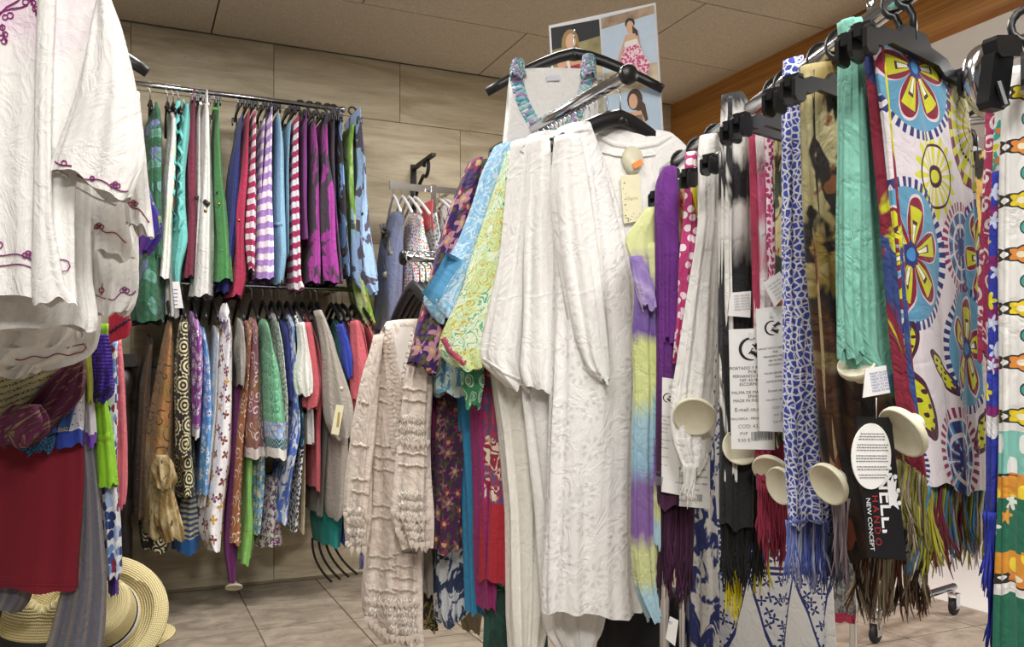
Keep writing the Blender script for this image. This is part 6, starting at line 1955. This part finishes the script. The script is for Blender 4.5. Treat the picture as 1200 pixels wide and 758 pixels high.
# ---- lower tier
DG = -N2 * .03
def low(name, rows, y, mat, label, cat, parts=None, D=DG, **kw):
    kw.setdefault('folds', (7, .010))
    if parts:
        e = empty(name, base_of(rows, y), label, cat)
        o = cloth('body', rows, y, mat, e, D=D, **kw)
        parts(e, o, y)
        return o
    return cloth(name, rows, y, mat, None, label, cat, D=D, **kw)
m_script = F('script_print', lambda g, u, v: g.mix((g.noise(u * 1, v * 3.0, 150, 3) > .5) * (g.frac(v * 70 + u * 25) < .42), '#cfc69c', '#4a4232'))
m_maroonfl = F('maroon_floral', blotch('#571a3c', '#7d6a4a', 45, .56, .6))
m_crochet = F('blue_crochet', lambda g, u, v: g.mix(g.sin(u * 500) * g.sin(v * 500) > .1, '#4a8fc6', '#2c5f94'), wr=.8, relief=lambda g, u, v: g.sin(u * 500) * g.sin(v * 500))
m_wdots = F('white_navy_dots', hem(multi(['#3a3f5a', '#3a3f5a'], 60, .9, '#dcdde4', .12), [(.85, 1.1, '#2a45a8')]))
m_redsk = F('red_jersey', '#7d1026', wr=.12)
m_greyst = F('grey_stripe', lambda g, u, v: (lambda s, t: g.mix(g.frac(s * 7) < .18, g.mix(g.frac(s * 3.5) < .35, '#6f6a72', '#837b74'), g.mix(g.frac(s * 14) < .4, '#4c4650', '#5b6a86')))(*g.uv('ST')))
m_scr_pu = F('violet_waffle', blotch('#3b1c92', '#4a2aa8', 40, .45, .55, '#241454', .6), relief=lambda g, u, v: g.sin(v * 700) * .6)
m_limebr = F('lime_bright', '#93cf2c')
m_bdots = F('blue_dots_print', multi(['#35559a', '#6f93c9', '#27376e', '#8a2f4a', '#a9c0e0'], 34, .9, '#dfe3ea', .42))
m_pinktr = F('pink_linen', '#d8707c')
low('blouse', [(300, -40, 80), (400, -40, 96), (424, -40, 90), (450, -40, 60), (482, -40, 30), (498, -40, 8)], 2.12, m_script, 'cream blouse printed with handwriting under the white tunics', 'blouse')
def p_mar(e, o, y):
    cloth('gathered_sleeve', [(474, 14, 48), (488, 2, 56), (508, -8, 55), (522, 4, 36)], y - .06, m_maroonfl, e, D=DG, folds=(7, .018))
low('blouse', [(420, 84, 99), (440, 64, 98), (464, 42, 97), (480, 24, 86), (500, 2, 60), (522, -10, 40)], 2.09, m_maroonfl, 'dark maroon blouse with gathered sleeve under the handwriting print', 'blouse', p_mar, folds=(9, .016))
low('top', [(440, 10, 62), (505, 20, 64), (522, 24, 64), (530, 26, 56)], 2.13, m_crochet, 'blue crochet top edge below the maroon blouse', 'top')
low('top', [(400, 60, 98), (440, 62, 100), (490, 58, 98), (514, 60, 98), (522, 60, 98)], 2.15, m_wdots, 'white dotted top with bright blue hem beside the maroon blouse', 'top', folds=(5, .005))
low('top', [(440, 66, 90), (470, 60, 90), (502, 60, 82)], 2.125, F('denim_blue', '#2b4a86'), 'dark blue denim top corner beneath the maroon blouse', 'top')
def p_rs(e, o, y):
    band(o, [(0, 684), (40, 685), (92, 686)], 3, m_redsk, e, 'hem_stitch', lift=.0015)
low('skirt', [(430, -40, 96), (520, -40, 97), (560, -40, 97), (620, -40, 95), (660, -40, 92), (690, -40, 90)], 2.17, m_redsk, 'plain dark red jersey skirt at the lower left', 'skirt', p_rs, folds=(5, .008), nphi=64)
low('trousers', [(430, 88, 106), (510, 90, 108), (560, 90, 114), (620, 84, 120), (680, 74, 126), (730, 62, 124), (790, 45, 118)], 2.20, m_greyst, 'grey striped trousers hanging in front of the straw hats', 'trousers', folds=(6, .010), nphi=60)
low('trousers', [(600, -40, 40), (700, -40, 36), (716, -40, 20)], 2.21, m_greyst, 'second grey striped leg under the red skirt', 'trousers')
low('top', [(420, 98, 110), (470, 100, 110), (510, 98, 112), (522, 98, 112)], 2.19, F('white_purple_trim', hem('#d9d6de', [(.86, 1.1, '#6a3fa8')])), 'white top with purple edging beside the lime trousers', 'top', folds=(5, .005))
low('top', [(410, 98, 108), (440, 100, 110), (472, 102, 109)], 2.17, F('pale_lime', '#bfc95a'), 'narrow pale lime top beside the violet waffle sleeve', 'top', folds=(5, .005))
low('blouse', [(392, 104, 128), (420, 107, 131), (440, 107, 132), (462, 108, 132), (470, 110, 124)], 2.18, m_scr_pu, 'violet waffle sleeve with dark cuff under the white tunics', 'blouse',
    lambda e, o, y: band(o, [(110, 464), (120, 462), (131, 454)], 6, F('navy_cuff', '#1d1646'), e, 'cuff'), folds=(6, .010))
low('trousers', [(380, 118, 130), (465, 111, 124), (500, 110, 130), (520, 111, 132), (550, 112, 136), (568, 112, 137)], 2.23, m_limebr, 'bright lime trousers with rolled hem', 'trousers',
    lambda e, o, y: band(o, [(112, 512), (120, 513), (130, 511)], 8, m_limebr, e, 'rolled_cuff'), folds=(5, .008))
low('trousers', [(400, 124, 138), (480, 120, 136), (560, 116, 138), (620, 120, 140), (676, 124, 141)], 2.27, m_bdots, 'white trousers with blue dot print beside the pink linen', 'trousers', folds=(5, .008))
low('trousers', [(396, 128, 142), (450, 130, 146), (520, 132, 148), (570, 134, 148), (592, 136, 146)], 2.31, m_pinktr, 'pink linen trousers at the right of the lower tier', 'trousers', folds=(5, .010))
low('trousers', [(560, 126, 138), (696, 128, 138)], 2.32, F('purple_hem', '#4a2a86'), 'purple trouser leg behind the blue dot print', 'trousers', folds=(5, .006))
# ------------------------------------------------------------------ straw hats on a low table
def straw():
    g = G('straw')
    x, y, z = g.obj()
    r = g.m('SQRT', x * x + y * y)
    w = g.sin(r * 900 + z * 900)
    n = g.noise(x, y, 120, 3, z=z)
    c = g.mix(g.step(w, -.6, .9), '#b9a670', '#e3d8a8')
    c = g.mix(n * .4, c, '#cdbd88')
    g.feed(g.bsdf.inputs['Base Color'], c)
    g.bsdf.inputs['Roughness'].default_value = .7
    g.bump(w * .6 + g.sin(g.m('ARCTAN2', y, x) * 160) * .4, .5, .003)
    return g.mat
M_STRAW = straw()
M_RIB = solid('black_ribbon', '#17161a', .7)
M_RIBW = solid('white_ribbon_line', '#cfcac0', .7)
def hat(loc, tilt, label, r=.16, ch=.10, stripes_=False):
    e = empty('straw_hat', loc, label, 'hat', 'straw hats')
    R = Matrix.Translation(Vector(loc)) @ tilt.to_4x4()
    prof = [(r, .004), (r * .99, .012), (r * .8, .006), (r * .62, .004), (r * .56, .02), (r * .54, ch * .6), (r * .50, ch), (r * .44, ch * 1.12), (r * .25, ch * 1.06), (r * .08, ch * 1.0)]
    crown = MB().lathe((0, 0, 0), (0, 0, 1), prof, 48).mesh()
    for v_ in crown.vertices:
        if v_.co.z > ch * .7: v_.co.z -= .02 * math.exp(-(v_.co.x / .02) ** 2) * (1 if v_.co.z > ch * .95 else .3)
        rr_ = math.hypot(v_.co.x, v_.co.y)
        if rr_ > r * .7: v_.co.z += .012 * abs(v_.co.x / r) ** 2
    for nm, me, m in (('hat_body', crown, M_STRAW), ('ribbon', MB().lathe((0, 0, 0), (0, 0, 1), [(r * .575, .006), (r * .578, .010), (r * .566, .038), (r * .555, .040)], 48).mesh(), M_RIB)):
        o = bpy.data.objects.new(nm, me)
        COL.objects.link(o)
        me.materials.append(m)
        me.polygons.foreach_set('use_smooth', [True] * len(me.polygons))
        o.parent = e
        o.matrix_local = tilt.to_4x4()
        rib = o
    if stripes_:
        for z in (.014, .022, .030):
            me = MB().lathe((0, 0, 0), (0, 0, 1), [(r * .576, z), (r * .584, z + .0015), (r * .574, z + .003)], 48).mesh()
            o = bpy.data.objects.new('ribbon_line', me)
            COL.objects.link(o)
            me.materials.append(M_RIBW)
            o.parent = rib
    return e
from mathutils import Euler
tz = .16
tbc = at(60, 700, 2.42)
tbl = empty('low_table', (tbc.x, tbc.y, 0), 'low dark table under the straw hats', 'table')
put('table_top', MB().bevel_box(Vector((tbc.x - .1, tbc.y, tz - .015)), (.75, .55, .03), AX).mesh(), solid('dark_wood', '#2c221c', .5), tbl, smooth=False)
for sx in (-1, 1):
    for sy in (-1, 1):
        q = Vector((tbc.x - .1, tbc.y, 0)) + T2 * (sx * .33) + N2 * (sy * .23)
        put('leg', MB().box(q + up * ((tz - .03) / 2), (.04, .04, tz - .03), AX).mesh(), solid('dark_wood', '#2c221c', .5), tbl, smooth=False)
h1 = at(48, 750, 2.46)
hat(Vector((h1.x, h1.y, .20)), Euler((.05, .10, .4)).to_matrix(), 'tall straw hat with black ribbon under the red skirt', .2, .135)
h2 = at(118, 726, 2.44)
hat(Vector((h2.x - .02, h2.y + .03, .27)), Euler((math.radians(52), math.radians(24), 0)).to_matrix(), 'tilted straw hat with striped black ribbon behind grey trousers', .19, .11, True)
h3 = at(125, 752, 2.52)
hat(Vector((h3.x - .03, h3.y + .05, tz + .005)), Euler((.0, .0, 0)).to_matrix(), 'straw hat brim lying flat under the tilted hat', .2, .10)
# ------------------------------------------------------------------ dark carved cabinet against the back wall at the left
M_DARK = solid('black_stained_wood', '#1c1714', .45)
cn = 3.72
cpt = lambda u, z: Vector(((u - 600) / FPX * depth_on_n(cn, u), depth_on_n(cn, u), z))
c1 = cpt(158, 0)
cb_ = empty('cabinet', c1, 'black stained carved cabinet in the shade at the left of the back wall', 'cabinet')
ctr = c1 - T2 * .5 + N2 * .17
put('carcass', MB().box(ctr + up * .52, (.92, .30, 1.0), AX).mesh(), M_DARK, cb_, smooth=False)
put('plinth', MB().bevel_box(ctr + up * .045 - N2 * .02, (1.0, .36, .09), AX).mesh(), M_DARK, cb_, smooth=False)
put('cornice', MB().bevel_box(ctr + up * 1.03 - N2 * .02, (1.02, .38, .05), AX).mesh(), M_DARK, cb_, smooth=False)
for sx in (-1, 1):
    q = ctr + T2 * (sx * .46) - N2 * .17
    prof = [(.03, .09), (.034, .12), (.022, .14), (.03, .20), (.032, .36), (.022, .40), (.036, .43), (.036, .46), (.022, .50), (.03, .62), (.032, .80), (.022, .88), (.036, .92), (.03, 1.0)]
    put('turned_post', MB().lathe(Vector((q.x, q.y, 0)), (0, 0, 1), prof, 18).mesh(), M_DARK, cb_)
for k in range(2):
    q = ctr + T2 * (-.22 + .44 * k) - N2 * .155
    d = put('door', MB().bevel_box(q + up * .52, (.40, .02, .74), AX).mesh(), M_DARK, cb_, smooth=False)
    put('door_panel', MB().bevel_box(q + up * .52 - N2 * .014, (.26, .012, .56), AX).mesh(), M_DARK, d, smooth=False)
    put('knob', MB().lathe(q + up * .55 + T2 * (.16 - .32 * k) - N2 * .012, -N2, [(.006, 0), (.012, .012), (.008, .022)], 12).mesh(), m_brass, d)
